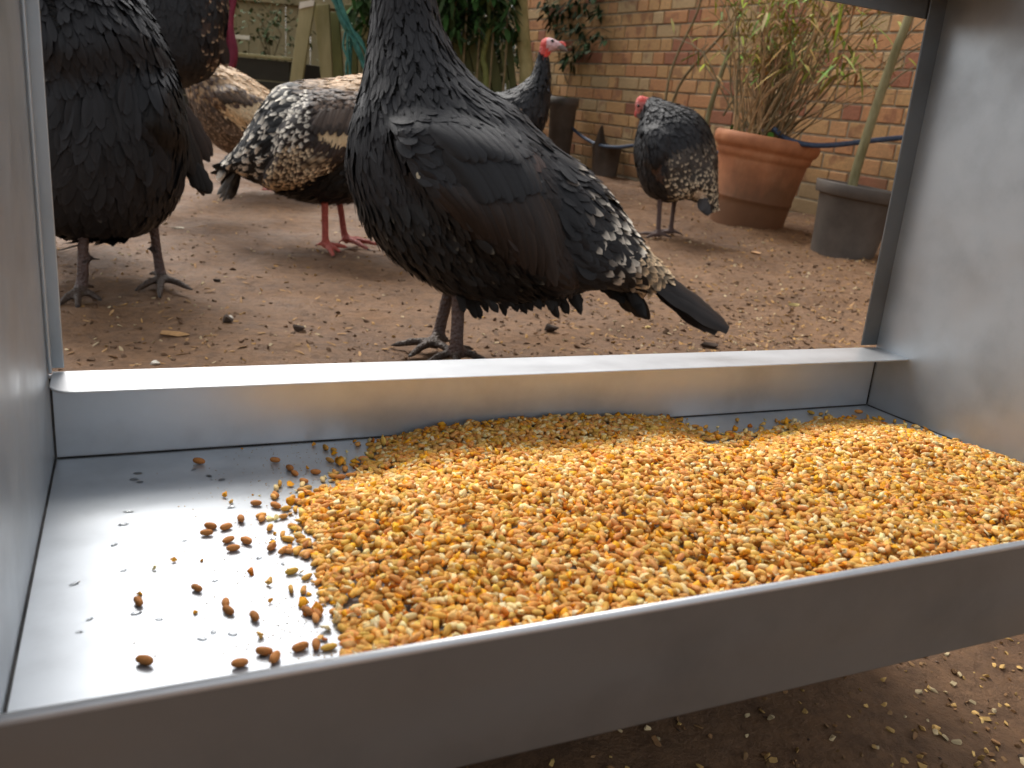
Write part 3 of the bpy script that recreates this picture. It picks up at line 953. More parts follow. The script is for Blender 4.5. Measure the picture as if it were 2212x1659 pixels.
def quill(name, parent, surf, px0, px1, width, lift, cfun, rg, point=.35, bend=0.0, tilt=0.0):
    P, nn = hug(surf, px0, px1, lift[0], lift[1], 13, bend)
    T = np.gradient(P, axis=0); T /= np.linalg.norm(T, axis=1)[:, None]
    X = np.cross(T, nn); X /= np.linalg.norm(X, axis=1)[:, None]
    rows = np.linspace(0, 1, 13)
    wp = np.interp(rows, [0, 0.15, 0.5, 0.82, 0.93, 1], [0.4, 0.85, 1.0, 0.93, 0.7, point * .7])
    sd_ = rg.uniform(0, 50)
    V, col, fuv = [], [], []
    for i, (t, wv) in enumerate(zip(rows, wp)):
        for s_, dz in ((-1, -0.34), (-0.5, -0.09), (0, 0.03), (0.5, -0.09), (1, -0.34)):
            e = 1.0 + 0.10 * math.sin(t * 57 + s_ * 9 + sd_)
            V.append(P[i] + X[i] * s_ * width * wv * e + nn[i] * (dz + tilt * s_) * width * wv)
            col.append(cfun(t, s_)); fuv.append((s_, t * 3 + abs(s_) * 0.25, sd_))
    F = [(r * 5 + c, r * 5 + c + 1, (r + 1) * 5 + c + 1, (r + 1) * 5 + c) for r in range(12) for c in range(4)]
    inv = np.array(parent.matrix_world.inverted())
    V = np.array(V) @ inv[:3, :3].T + inv[:3, 3]
    o = mesh_obj(name, V, F, feather_mat, parent, True, np.array(col))
    f2 = o.data.attributes.new('fuv', 'FLOAT_VECTOR', 'POINT'); f2.data.foreach_set('vector', np.array(fuv, np.float32).ravel())
    return o

def body_mesh(parent, surf, under, extras, voxel=0.0055):
    """one continuous body: trunk, neck, head, legs and toes grown together"""
    mb = MB()
    G = surf.G - surf.N * 0.004
    nu, nv = surf.NU, surf.NV
    V = G.reshape(-1, 3)
    F = [(i * nv + j, i * nv + (j + 1) % nv, (i + 1) * nv + (j + 1) % nv, (i + 1) * nv + j) for i in range(nu - 1) for j in range(nv)]
    F.append(tuple(range(nv))[::-1]); F.append(tuple((nu - 1) * nv + j for j in range(nv)))
    kd_pts = [(p, under) for p in V[::5]]
    mb.add(V, F)
    for (pts, rad, n, colf, flat) in extras:
        pts = catmull(np.asarray(pts, float), max(12, 6 * len(pts)))
        rad = catmull(np.asarray(rad, float)[:, None], len(pts))[:, 0]
        rad = np.maximum(rad, 0.0012)
        b = len(mb.v)
        mb.tube(pts, rad, n, flat=flat)
        for i, q in enumerate(mb.v[b:]):
            t = (i // n) / (len(pts) - 1)
            kd_pts.append((np.array(q), colf(t) if callable(colf) else colf))
    me = bpy.data.meshes.new('body_raw')
    me.from_pydata(mb.v, [], mb.f)
    ob = bpy.data.objects.new('body_raw', me); C.objects.link(ob)
    md = ob.modifiers.new('r', 'REMESH'); md.mode = 'VOXEL'; md.voxel_size = voxel; md.use_smooth_shade = True
    sm = ob.modifiers.new('s', 'SMOOTH'); sm.factor = 0.5; sm.iterations = 2
    dg = bpy.context.evaluated_depsgraph_get()
    ev = ob.evaluated_get(dg)
    m2 = bpy.data.meshes.new_from_object(ev)
    bpy.data.objects.remove(ob, do_unlink=True); bpy.data.meshes.remove(me)
    kd = KDTree(len(kd_pts))
    for i, (p, c) in enumerate(kd_pts): kd.insert(Vector(p), i)
    kd.balance()
    cc = np.ones((len(m2.vertices), 4), np.float32)
    for i, v in enumerate(m2.vertices):
        cc[i, :3] = kd_pts[kd.find(v.co)[1]][1]
    for a in list(m2.color_attributes): m2.color_attributes.remove(a)
    at = m2.color_attributes.new('col', 'FLOAT_COLOR', 'POINT'); at.data.foreach_set('color', cc.ravel())
    m2.name = 'body'
    m2.materials.clear(); m2.materials.append(skin_mat)
    m2.polygons.foreach_set('use_smooth', [True] * len(m2.polygons))
    o = bpy.data.objects.new('body', m2); C.objects.link(o); o.parent = parent
    o.matrix_parent_inverse = parent.matrix_world.inverted()
    return o

LEGD = lin((98, 80, 74)); CLAW = lin((48, 40, 36)); LEGR = lin((190, 92, 78)); MUD = lin((74, 60, 50))
def leg_parts(top, ankle, foot, toes, hind, col, r=0.0095, tcol=None, spur=None, toe_r=0.0075):
    """extras for one leg: thigh top, ankle (just above the toes), foot centre on the ground, toe tips"""
    tcol = col if tcol is None else tcol
    top, ankle, foot = map(np.asarray, (top, ankle, foot))
    rad = np.array
    ex = [([top + (top - ankle) * 0.35, top, (top + ankle) / 2, ankle, foot + np.array([0, 0, 0.008])], [r * 1.7, r * 1.15, r, r * 1.1, r * 1.25], 10, lambda t: col * (0.85 + 0.15 * t), 1.0)]
    for q in toes:
        q = np.asarray(q); d = q - foot
        m1 = foot + d * 0.45 + np.array([0, 0, 0.012])
        ex.append(([foot + np.array([0, 0, 0.012]), m1, foot + d * 0.8 + np.array([0, 0, 0.007]), q + np.array([0, 0, 0.004])], [toe_r * 1.2, toe_r, toe_r * 0.85, toe_r * 0.4], 8, lambda t: tcol if t < 0.82 else CLAW, 1.0))
    if hind is not None:
        q = np.asarray(hind)
        ex.append(([foot + np.array([0, 0, 0.018]), (foot + q) / 2 + np.array([0, 0, 0.014]), q + np.array([0, 0, 0.004])], [toe_r * 1.1, toe_r * 0.8, toe_r * 0.35], 8, lambda t: tcol if t < 0.8 else CLAW, 1.0))
    if spur is not None:
        p = ankle + (top - ankle) * 0.38
        ex.append(([p, p + np.asarray(spur)], [r * 0.7, 0.0022], 8, CLAW * 1.3, 1.0))
    return ex
RED = lin((214, 84, 74)); PINK = lin((216, 178, 178)); BEAK = lin((120, 108, 100)); REDB = lin((226, 66, 52))
def head_parts(neck, h, fwd, up, s=1.0, red=RED, face=PINK):
    neck, h, fwd, up = map(lambda q: np.asarray(q, float), (neck, h, fwd, up))
    fwd = fwd / np.linalg.norm(fwd); up = up - fwd * (up @ fwd); up /= np.linalg.norm(up)
    e = []
    e.append(([neck, (neck + h) / 2 - fwd * 0.006 * s, h - fwd * 0.012 * s], [0.019 * s, 0.017 * s, 0.017 * s], 12, red, 0.9))
    e.append(([h - fwd * 0.026 * s, h - fwd * 0.014 * s, h + fwd * 0.006 * s, h + fwd * 0.026 * s], [0.008 * s, 0.0195 * s, 0.0195 * s, 0.009 * s], 14, lambda t: red if t < 0.42 else face, 0.85))
    e.append(([h + fwd * 0.018 * s - up * 0.002 * s, h + fwd * 0.036 * s - up * 0.004 * s, h + fwd * 0.050 * s - up * 0.011 * s], [0.0095 * s, 0.0075 * s, 0.0022 * s], 10, BEAK, 0.9))
    e.append(([h + fwd * 0.022 * s + up * 0.010 * s, h + fwd * 0.034 * s + up * 0.010 * s, h + fwd * 0.040 * s + up * 0.002 * s], [0.005 * s, 0.0055 * s, 0.003 * s], 8, red, 1.0))
    e.append(([h - fwd * 0.004 * s - up * 0.014 * s, h - fwd * 0.006 * s - up * 0.030 * s, h - fwd * 0.006 * s - up * 0.044 * s], [0.009 * s, 0.0085 * s, 0.006 * s], 8, REDB, 0.7))
    return e, (h, fwd, up, s)
def add_eyes(parent, hd):
    h, fwd, up, s = hd
    side = np.cross(fwd, up)
    for k in (-1, 1):
        p = h + fwd * 0.004 * s + up * 0.004 * s + side * k * 0.0155 * s
        bm = bmesh.new(); bmesh.ops.create_uvsphere(bm, u_segments=12, v_segments=8, radius=0.0055 * s)
        me = bpy.data.meshes.new('eye'); bm.to_mesh(me); bm.free(); me.materials.append(eye_m)
        me.polygons.foreach_set('use_smooth', [True] * len(me.polygons))
        o = bpy.data.objects.new('eye', me); C.objects.link(o); o.parent = parent
        body = [c_ for c_ in parent.children if c_.name.split('.')[0] == 'body'][0]
        o.parent = body
        o.location = Vector(p)

def nrm_of(az):          # normal of the body plane, pointing away from the camera; az = its compass bearing
    return np.array([math.sin(az), math.cos(az), 0.0])
def inpoly(P, x, y): return poly_sd(np.array(P, float), x, y)
def mixc(a, b, k): return a[None] * (1 - k[:, None]) + b[None] * k[:, None]
def zdict(n, L, W, base, tip=None, ttip=1.5):
    d = {'length': np.full(n, L), 'width': np.full(n, W), 'base': np.repeat(np.asarray(base)[None], n, 0).copy(), 'ttip': np.full(n, ttip, float), 'lift': np.full(n, 0.005)}
    d['tip'] = np.repeat(np.asarray(base if tip is None else tip)[None], n, 0).copy()
    return d
def sset(d, m, **k):
    for q, v in k.items(): d[q][m] = v

# ---------------------------------------------------------------- 1: the black hen in the middle
def turkey_main():
    g = on_ground(985, 768)
    nrm = nrm_of(math.radians(-2))
    p0 = g
    t = empty('turkey', g, 'large black turkey standing side-on in the middle, neck cut off by the frame', 'turkey', 'turkeys in the yard')
    bpy.context.view_layer.update()
    st = [((902, -235), (846, -232), .028), ((905, -200), (838, -195), .033), ((925, -100), (818, -95), .040), ((936, 5), (812, 0), .047), ((950, 75), (806, 100), .062), ((992, 150), (793, 190), .088), ((1050, 205), (770, 275), .112),
          ((1115, 250), (763, 365), .128), ((1170, 305), (792, 452), .138), ((1225, 355), (838, 520), .142), ((1280, 405), (902, 572), .138), ((1325, 460), (975, 612), .128), ((1355, 508), (1080, 630), .112),
          ((1382, 545), (1180, 625), .088), ((1405, 570), (1270, 610), .058), ((1430, 592), (1340, 612), .036)]
    wing = [(852, 262), (900, 232), (1000, 240), (1090, 272), (1150, 300), (1190, 375), (1200, 470), (1225, 560), (1240, 630), (1180, 620), (1100, 555), (1030, 505), (950, 430), (885, 360), (858, 310)]
    st2 = []
    for i_, q in enumerate(st):
        g_ = 7 if 4 <= i_ <= 14 else 2
        st2.append(((q[0][0] + g_ * .7, q[0][1] - g_ * .7), (q[1][0] - g_ * .75, q[1][1] + g_ * .3), q[2]))
    st = st2
    sf = Surf(st, p0, nrm, [(wing, 0.030, 0.035)])
    G = lambda x, y: on_ground(x, y)
    ex = []
    nn = nrm * 0.055
    pt = lambda x, y, o=0.0: on_plane(x, y, p0 + nrm * o, nrm)
    ex += leg_parts(pt(992, 610, -.045), pt(986, 745, -.045), G(985, 772), [G(905, 800), G(985, 820), G(1060, 790)], G(1030, 764), LEGD, .0115, MUD)
    ex += leg_parts(pt(975, 610, .05), pt(945, 728, .05), G(935, 752), [G(842, 752), G(880, 778), G(985, 775)], G(985, 748), LEGD * .8, .011, MUD)
    he, hd = head_parts(pt(872, -215), pt(868, -275), pt(780, -285) - pt(868, -275), np.array([0, 0, 1.0]))
    ex += he
    body_mesh(t, sf, BLACK2 * .5, ex)
    add_eyes(t, hd)
    rump = [(1180, 250), (1280, 320), (1420, 500), (1500, 620), (1360, 640), (1240, 590), (1200, 470), (1190, 370)]
    def zone(x, y, r):
        n = len(x)
        d = zdict(n, .044, .0092, BLACK)
        sset(d, np.ones(n, bool), lift=.0035)
        d['base'] *= (0.8 + 0.4 * r[:, 1])[:, None]
        d['band'] = np.zeros(n)
        neck = y < 150
        sset(d, neck, length=.030, width=.0066, lift=.002)
        mid = (y >= 150) & (y < 240)
        sset(d, mid, length=.036, width=.0080, lift=.003)
        iw = inpoly([(840, 240)] + wing[1:] , x, y) > 0
        cov = iw & (y < 400 + (x - 1000) * .1)
        sset(d, cov, length=.046, width=.0165, lift=.004)
        d['base'][cov] = BLACK * (0.85 + 0.4 * r[cov, 1:2])
        low = iw & ~cov
        d['base'][low] = (DBROWN * .62)[None] * (0.8 + .5 * r[low, 1:2])
        sset(d, low, length=.05, width=.013, lift=.002)
        belly = (y > 420) & ~iw & (x < 1160)
        d['base'][belly] = (BLACK2 * .8)[None] * (0.7 + .6 * r[belly, 1:2])
        sset(d, belly, length=.042, width=.011, lift=.009)
        k = belly & (r[:, 2] < .06)
        d['tip'] = np.where(k[:, None], lin((78, 74, 64))[None], d['base']); d['ttip'] = np.where(k, .86, 1.5)
        rp = inpoly(rump, x, y)
        rr_ = (rp > 0) & ~iw
        edge = np.clip((x - 1190) / 230 - (y - 250 - (x - 1190) * .95) / 700, 0, 1)
        sset(d, rr_, length=.056, width=.0175, lift=.009)
        d['base'][rr_] = (BLACK * .8)[None] * (0.75 + .5 * r[rr_, 1:2])
        pale = np.clip((x - 1190) / 150 - (y - 330 - (x - 1190) * .95) / 420 - .1, 0, 1)
        tc = mixc(lin((96, 88, 80)), WHITE * .95, np.clip(pale + .5 * (r[:, 3] - .4), 0, 1))
        d['tip'] = np.where(rr_[:, None], tc, d['tip'])
        d['ttip'] = np.where(rr_, np.where((np.sin((x * .74 + y * .67) * 2 * math.pi / 24 + 1.2 * np.sin((x * -.67 + y * .74) / 17) + r[:, 3] * 1.2) > .95 - 1.3 * pale) & (r[:, 2] < .85), .60 + .1 * r[:, 3], 1.5), d['ttip'])
        d['band'] = np.where(rr_, .9, 0)
        base = rr_ & (x > 1355) & (y > 505)
        d['base'][base] = lin((150, 132, 108))[None] * (0.6 + .7 * r[base, 1:2])
        d['tip'][base] = lin((214, 186, 148))[None] * (0.7 + .4 * r[base, 2:3])
        d['ttip'][base] = .7; sset(d, base, length=.036, width=.012)
        # feathers lie along the folded wing
        fl_ = np.zeros((n, 2)); fl_[:, 0] = .86; fl_[:, 1] = .5
        fl_[low] = (.62, .78)
        wt = np.where(iw, .8, 0.0)
        br = (x < 870) & (y > 190) & ~iw
        fl_[br] = (.15, 1.0); wt = np.where(br, .6, wt)
        d['flow'] = (fl_, wt)
        return d
    feather_cloud(sf, zone, .0128, 5, 'contour_feathers', t)
    rg = random.Random(8)
    # folded flight feathers on the near wing
    def wf(x0, y0, x1, y1, wd, colr, l0, l1, fr=2.0):
        c = np.asarray(colr) * rg.uniform(.75, 1.2)
        quill('wing_feather', t, sf, (x0, y0), (x1, y1), wd, (l0, l1), lambda tt, s_: c * (fr if abs(s_) > .8 else (1.5 if s_ == 0 else 1.0)), rg, bend=-.04, tilt=-.16)
    for k in range(12):
        q = k / 11
        wf(915 + 190 * q, 400 - 50 * q, 1030 + 140 * q, 540 + 85 * q + rg.uniform(-8, 8), .0125, DBROWN * .5, .006, .010)
    for k in range(7):
        q = k / 6
        wf(1075 + 75 * q, 370 - 10 * q, 1135 + 100 * q, 575 + 75 * q + rg.uniform(-8, 8), .0120, DBROWN * .55, .009, .012)
    for k in range(11):
        q = k / 10
        wf(960 + 175 * q, 322 - 8 * q, 1050 + 130 * q, 440 - 22 * q + rg.uniform(-10, 10), .0145, BLACK * .75, .012, .015)
    for k in range(9):
        q = k / 8
        wf(930 + 170 * q, 270 + 5 * q, 1010 + 150 * q, 352 - 6 * q + rg.uniform(-8, 8), .0140, BLACK * .9, .014, .018)
    for k in range(3):
        wf(1132 + 5 * k, 308 + 6 * k, 1168 + 5 * k, 372 - 5 * k, .0125, lin((56, 42, 38)), .014, .018)
    # tail
    for k, (x1, y1) in enumerate(((1572, 712), (1562, 700), (1548, 716), (1535, 690), (1556, 708), (1520, 700), (1545, 698), (1500, 690), (1566, 705), (1528, 710), (1512, 680), (1552, 692))):
        q = (k - 5.5) / 5.5
        a0 = pt(1385 + 10 * math.sin(k), 575 + 12 * math.cos(k * 2.1), q * .03); a1 = pt(x1, y1, q * .03)
        c = lin((34, 29, 27)) * rg.uniform(.6, 1.25)
        long_feather('tail_feather', t, a0, a1, .019, np.array([0.45, -.6, .55]), lambda tt, s_: c * (1.9 if abs(s_) > .8 else (1.8 if s_ == 0 else 1.0)) * (1.25 if (tt * 22 % 2) < .7 else 1.0), .02, rg, point=.9)
    for k in range(16):
        q = k / 15
        a0 = pt(1290 + 50 * q, 588 + rg.uniform(-8, 8), rg.uniform(-.04, .04)); a1 = pt(1318 + 86 * q + rg.uniform(-8, 4), 640 + 50 * q + rg.uniform(-12, 6), rg.uniform(-.04, .04))
        c = BLACK2 * rg.uniform(.55, 1.1)
        long_feather('undertail_feather', t, a0, a1, .0095, -nrm, lambda tt, s_: c, .06, rg, point=.3)
    # fluff at the belly's lower edge
    for k in range(44):
        q = k / 43
        a0 = pt(985 + 245 * q, 600 + 10 * math.sin(k * 1.7), rg.uniform(-.10, .04)); a1 = a0 + np.array([.012 + .03 * rg.random(), 0, -.028 - .035 * rg.random()])
        c = BLACK2 * rg.uniform(.6, 1.2)
        long_feather('belly_feather', t, a0, a1, .0068, -nrm, lambda tt, s_: c * (2.2 if tt > .9 and k % 7 == 0 else 1), .10, rg, point=.2)
    # a few pale bits of chaff and single pale feathers lie in the plumage
    for (x0, y0, x1, y1, o) in ((771, 262, 757, 296, .03), (902, 372, 908, 388, .165), (838, 420, 818, 446, .10), (868, 404, 846, 436, .12)):
        long_feather('pale_feather', t, pt(x0, y0, -o), pt(x1, y1, -o), .004, -nrm, lambda tt, s_: lin((190, 182, 158)), .03, rg)
    return t
turkey_main()

# ---------------------------------------------------------------- 2: the black tom on the left, breast to the camera
def turkey_left():
    g = (on_ground(172, 640) + on_ground(350, 612)) / 2
    nrm = nrm_of(math.radians(-26))
    p0 = g + nrm * .02
    t = empty('turkey', g, 'bulky black turkey at the left edge facing the camera, breast feathers showing', 'turkey', 'turkeys in the yard')
    bpy.context.view_layer.update()
    st = [((80, -380), (135, -375), .028), ((65, -320), (150, -315), .036), ((40, -220), (180, -210), .06, .08), ((5, -110), (240, -95), .09, .13), ((-35, -15), (300, 10), .13, .2), ((-55, 100), (352, 105), .155, .26), ((-58, 220), (388, 215), .165, .3),
          ((-45, 330), (398, 330), .16, .3), ((-5, 420), (372, 425), .135, .28), ((55, 468), (325, 478), .10, .2), ((130, 488), (265, 496), .05, .1)]
    upper = [(-80, -80), (250, -70), (305, 0), (365, 85), (384, 165), (330, 150), (290, 140), (200, 172), (85, 160), (-80, 150)]
    wing = [(300, 165), (384, 150), (430, 235), (460, 330), (450, 400), (400, 330), (330, 300), (290, 260)]
    sf = Surf(st, p0, nrm, [(upper, .028, .07), (wing, .03, .04)])
    pt = lambda x, y, o=0.0: on_plane(x, y, p0 + nrm * o, nrm)
    G = on_ground
    ex = []
    f1, f2 = G(172, 640), G(350, 612)
    up1 = lambda f, x, y: on_plane(x, y, f, nrm)
    ex += leg_parts(up1(f1, 181, 480), up1(f1, 178, 606), f1, [G(122, 668), G(168, 672), G(222, 655)], G(205, 625), LEGD, .0105, MUD * 1.1, spur=TX * .032)
    ex += leg_parts(up1(f2, 330, 480), up1(f2, 344, 575), f2, [G(290, 634), G(345, 650), G(418, 632)], G(320, 596), LEGD, .0098, MUD * 1.1, spur=-TX * .022)
    he, hd = head_parts(pt(108, -355), pt(100, -420), pt(60, -430, -.12) - pt(100, -420), np.array([0, 0, 1.0]))
    ex += he
    body_mesh(t, sf, BLACK2 * .5, ex)
    add_eyes(t, hd)
    def zone(x, y, r):
        n = len(x)
        d = zdict(n, .046, .0145, BLACK)
        d['base'] *= (0.7 + 0.5 * r[:, 1])[:, None]
        iu = inpoly(upper, x, y) > 0
        sset(d, iu, length=.046, width=.0135, lift=.008)
        iw = inpoly(wing, x, y) > 0
        d['base'][iw] = (BLACK2 * .75)[None] * (0.7 + .6 * r[iw, 1:2])
        lower = (~iu) & (~iw)
        sset(d, lower, length=.088, width=.0200, lift=.011)
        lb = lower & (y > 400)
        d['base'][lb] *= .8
        k = (r[:, 2] < .012)
        d['tip'] = np.where(k[:, None], lin((84, 82, 78))[None], d['base']); d['ttip'] = np.where(k, .88, 1.5)
        fl_ = np.zeros((n, 2)); fl_[:, 1] = 1.0
        fl_[:, 0] = np.where(lower, np.clip((x - 250) / -260, -.4, 1.0) * -1.0 + 0.0, .25)
        fl_[lower, 0] = np.clip((200 - x[lower]) / -170, -1.0, .5)
        fl_[lower, 1] = .8
        d['flow'] = (fl_, np.where(lower, .7, np.where(iw, .7, .35)))
        return d
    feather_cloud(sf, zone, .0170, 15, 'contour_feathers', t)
    rg = random.Random(4)
    for k in range(12):
        q = k / 11
        P0 = pt(330 + 62 * q, 215 + 5 * q, -.10 + .16 * q); P1 = pt(380 + 76 * q, 385 - 40 * q + (66 if k in (8, 9) else rg.uniform(-10, 12)), -.07 + .14 * q)
        c = (DBROWN if k > 7 else BLACK2) * rg.uniform(.7, 1.05)
        long_feather('wing_feather', t, P0, P1, .015, RT * .5 - nrm * .8, lambda tt, s_: c * (1.5 if abs(s_) > .8 else 1), .06, rg, point=.25)
    for k in range(3):
        P0 = pt(400 + 12 * k, 330 + 12 * k, .0); P1 = pt(428 + 13 * k, 408 + 5 * k, .0)
        c = BLACK2 * rg.uniform(.8, 1.2)
        long_feather('wing_feather', t, P0, P1, .013, -nrm, lambda tt, s_: c * (2.2 if s_ < -.6 else 1), .06, rg)
    for k in range(12):
        q = (k - 5.5) / 5.5
        a0 = p0 + nrm * .26 + RT * q * .05 + np.array([-.13, 0, .32]); a1 = a0 + nrm * .2 + RT * q * .1 + np.array([0, 0, -.16])
        c = BLACK2 * rg.uniform(.7, 1.1)
        long_feather('tail_feather', t, a0, a1, .024, np.array([0, .3, .9]), lambda tt, s_: c, .02, rg)
    return t
turkey_left()

# ---------------------------------------------------------------- 3: black turkey half hidden behind it
def turkey_behind():
    nrm = nrm_of(math.radians(-22))
    p0 = on_ground(300, 440)
    g = p0 + np.array([0, 0, 0])
    t = empty('turkey', g, 'black turkey with cream-flecked rump half hidden behind the left one', 'turkey', 'turkeys in the yard')
    bpy.context.view_layer.update()
    st = [((360, -330), (395, -330), .03), ((345, -270), (410, -270), .04), ((310, -190), (440, -190), .09), ((275, -80), (478, -75), .13), ((262, 10), (490, 15), .15), ((265, 80), (482, 85), .15), ((292, 135), (466, 140), .13), ((330, 165), (440, 168), .08), ((360, 178), (415, 178), .04)]
    sf = Surf(st, p0, nrm)
    pt = lambda x, y, o=0.0: on_plane(x, y, p0 + nrm * o, nrm)
    ex = []
    for xx in (262, 300):
        f = on_ground(xx, 440)
        ex += leg_parts(on_plane(xx + 35, 150, f, nrm), on_plane(xx + 6, 400, f, nrm), f, [f + np.array([-.06, .06, 0]), f + np.array([0, .085, 0]), f + np.array([.06, .05, 0])], f + np.array([0, -.05, 0]), LEGD, .011)
    he, hd = head_parts(pt(378, -310), pt(378, -370), nrm * 1.0 + RT * -.3, np.array([0, 0, 1.0]))
    ex += he
    body_mesh(t, sf, BLACK2 * .5, ex, .008)
    add_eyes(t, hd)
    def zone(x, y, r):
        n = len(x)
        d = zdict(n, .055, .017, BLACK)
        d['base'] *= (0.65 + 0.5 * r[:, 1])[:, None]
        k = (x > 440) & (r[:, 2] < .42) & (y < 140)
        d['tip'] = np.where(k[:, None], lin((176, 150, 122))[None] * (.5 + .6 * r[:, 3:4]), d['base']); d['ttip'] = np.where(k, .84, 1.5)
        d['base'][k] = BROWN * .8
        return d
    feather_cloud(sf, zone, .017, 25, 'contour_feathers', t)
    rg = random.Random(14)
    for k in range(7):
        q = k / 6
        a0 = pt(440 + 25 * q, -10 + 8 * k, -.09 + .04 * q); a1 = pt(466 + 22 * q, 85 + 10 * k, -.085 + .05 * q)
        c = DBROWN * rg.uniform(.6, 1.0)
        tipc = lin((196, 168, 134))
        long_feather('wing_feather', t, a0, a1, .020, -nrm + RT * .5, lambda tt, s_: tipc * .8 if (tt > .93 and k % 3 == 0) else c, .06, rg)
    return t
turkey_behind()

# ---------------------------------------------------------------- 4: the barred bronze turkey
def turkey_barred():
    g = (on_ground(703, 540) + on_ground(748, 526)) / 2
    nrm = nrm_of(math.radians(-10))
    p0 = g
    t = empty('turkey', g, 'brown and white barred turkey with red legs, tail towards the left', 'turkey', 'turkeys in the yard')
    bpy.context.view_layer.update()
    st = [((1000, 348), (985, 372), .02), ((962, 300), (938, 348), .03), ((925, 238), (890, 332), .045), ((870, 190), (850, 368), .08), ((815, 168), (820, 402), .11), ((765, 168), (780, 424), .13), ((705, 176), (730, 432), .14), ((650, 180), (670, 428), .14),
          ((604, 192), (625, 416), .12), ((574, 226), (585, 402), .10), ((545, 274), (555, 386), .075), ((516, 322), (525, 372), .05), ((492, 347), (500, 370), .03)]
    wing = [(795, 205), (740, 192), (680, 198), (645, 228), (615, 272), (597, 330), (570, 390), (600, 415), (660, 398), (745, 345), (800, 300)]
    sf = Surf(st, p0, nrm, [(wing, .030, .03)])
    pt = lambda x, y, o=0.0: on_plane(x, y, p0 + nrm * o, nrm)
    G = on_ground
    f1, f2 = G(706, 540), G(752, 526)
    ex = leg_parts(on_plane(701, 425, f1, nrm), on_plane(703, 522, f1, nrm), f1, [G(738, 550), G(752, 538), G(722, 560)], G(678, 535), LEGR, .0095)
    ex += leg_parts(on_plane(731, 420, f2, nrm), on_plane(745, 512, f2, nrm), f2, [G(822, 533), G(800, 545), G(790, 522)], G(728, 530), LEGR * .7, .0095)
    he, hd = head_parts(pt(990, 358), pt(1025, 385), pt(1060, 430) - pt(1025, 385), np.array([0.5, 0, 1.0]))
    ex += he
    body_mesh(t, sf, DBROWN * .5, ex)
    add_eyes(t, hd)
    wpanel = [(690, 262), (760, 285), (775, 320), (745, 352), (722, 330), (700, 318), (682, 285)]
    check = [(640, 300), (690, 310), (745, 350), (700, 385), (620, 420), (575, 395), (600, 320)]
    def zone(x, y, r):
        n = len(x)
        d = zdict(n, .050, .013, DBROWN)
        d['base'] *= (0.7 + 0.6 * r[:, 1])[:, None]
        d['band'] = np.zeros(n)
        cream = y < 195 - (x < 700) * 12
        topb = (y < 205) & (x > 640)
        kk = np.clip((x - 640) / 120, 0, 1) * np.clip((215 - y) / 40, 0, 1)
        d['base'] = np.where(topb[:, None], mixc(DBROWN, lin((206, 170, 130)), np.clip(kk + .3 * (r[:, 1] - .5), 0, 1)), d['base'])
        iw = inpoly(wing, x, y) > -3
        ru = (~iw) & (x < 660) & (y < 340 + (640 - x) * .6)
        d['base'][ru] = (BLACK2 * .9)[None] * (0.7 + .6 * r[ru, 1:2])
        d['tip'][:] = d['base']
        k1 = ru & (np.sin((x * -.66 + y * .75) * 2 * math.pi / 17 + .8 * np.sin((x * .75 + y * .66) / 14) + r[:, 2] * 1.0) > .25)
        d['tip'][k1] = WHITE[None] * (.75 + .25 * r[k1, 3:4]); d['ttip'][k1] = .62; d['band'][k1] = .8
        sset(d, ru, length=.054, width=.0190)
        uc = iw & (y < 268 + (x - 700) * .2)
        d['base'][uc] = lin((122, 102, 86))[None] * (0.55 + .7 * r[uc, 1:2])
        d['tip'][uc] = (DBROWN * .8)[None]; d['ttip'][uc] = .74
        sset(d, uc, length=.042, width=.0125)
        edge = iw & (x < 690) & (y < 300)
        d['base'][edge] = (DBROWN * .8)[None]; d['tip'][edge] = WHITE[None] * (.6 + .3 * r[edge, 3:4]); d['ttip'][edge] = .70
        ck = inpoly(check, x, y) > 0
        d['base'][ck] = lin((70, 52, 42))[None] * (.7 + .5 * r[ck, 1:2]); d['tip'][ck] = lin((218, 194, 158))[None] * (.6 + .5 * r[ck, 3:4]); d['ttip'][ck] = .66
        sset(d, ck, length=.034, width=.0100)
        be = (~iw) & ~ru & (y > 300)
        d['base'][be] = (BLACK2 * .8)[None] * (.7 + .6 * r[be, 1:2]); sset(d, be, lift=.010)
        d['tip'][be] = d['base'][be]
        fl_ = np.zeros((n, 2)); fl_[:, 0] = -.66; fl_[:, 1] = .75
        d['flow'] = (fl_, np.where(iw, .8, .25))
        return d
    feather_cloud(sf, zone, .0125, 35, 'contour_feathers', t)
    rg = random.Random(41)
    cr = lin((232, 204, 160))
    for k in range(11):            # the pale wing panel
        q = k / 10
        c = cr * rg.uniform(.8, 1.05)
        quill('wing_feather', t, sf, (770 - 78 * q, 268 - 8 * q), (757 - 62 * q, 352 - 46 * q + rg.uniform(-6, 6)), .0085, (.008, .010), lambda tt, s_: (c if abs(s_) < .7 else c * .5) * (1 if tt < .9 else .45), rg)
    for k in range(14):            # brown coverts over its upper edge
        q = k / 13
        c = lin((96, 80, 68)) * rg.uniform(.55, 1.1)
        quill('wing_covert', t, sf, (792 - 95 * q, 238 + rg.uniform(-6, 4)), (772 - 95 * q + rg.uniform(-6, 6), 284 + rg.uniform(-8, 14)), .0085, (.010, .014), lambda tt, s_: c * (.45 if tt > .7 else 1), rg)
    for k in range(8):             # dark ones over its lower edge
        q = k / 7
        c = lin((60, 46, 38)) * rg.uniform(.6, 1.1)
        quill('wing_covert', t, sf, (762 - 60 * q, 318 - 26 * q + rg.uniform(-10, 10)), (750 - 72 * q, 352 - 24 * q + rg.uniform(-8, 8)), .0065, (.009, .012), lambda tt, s_: c, rg)
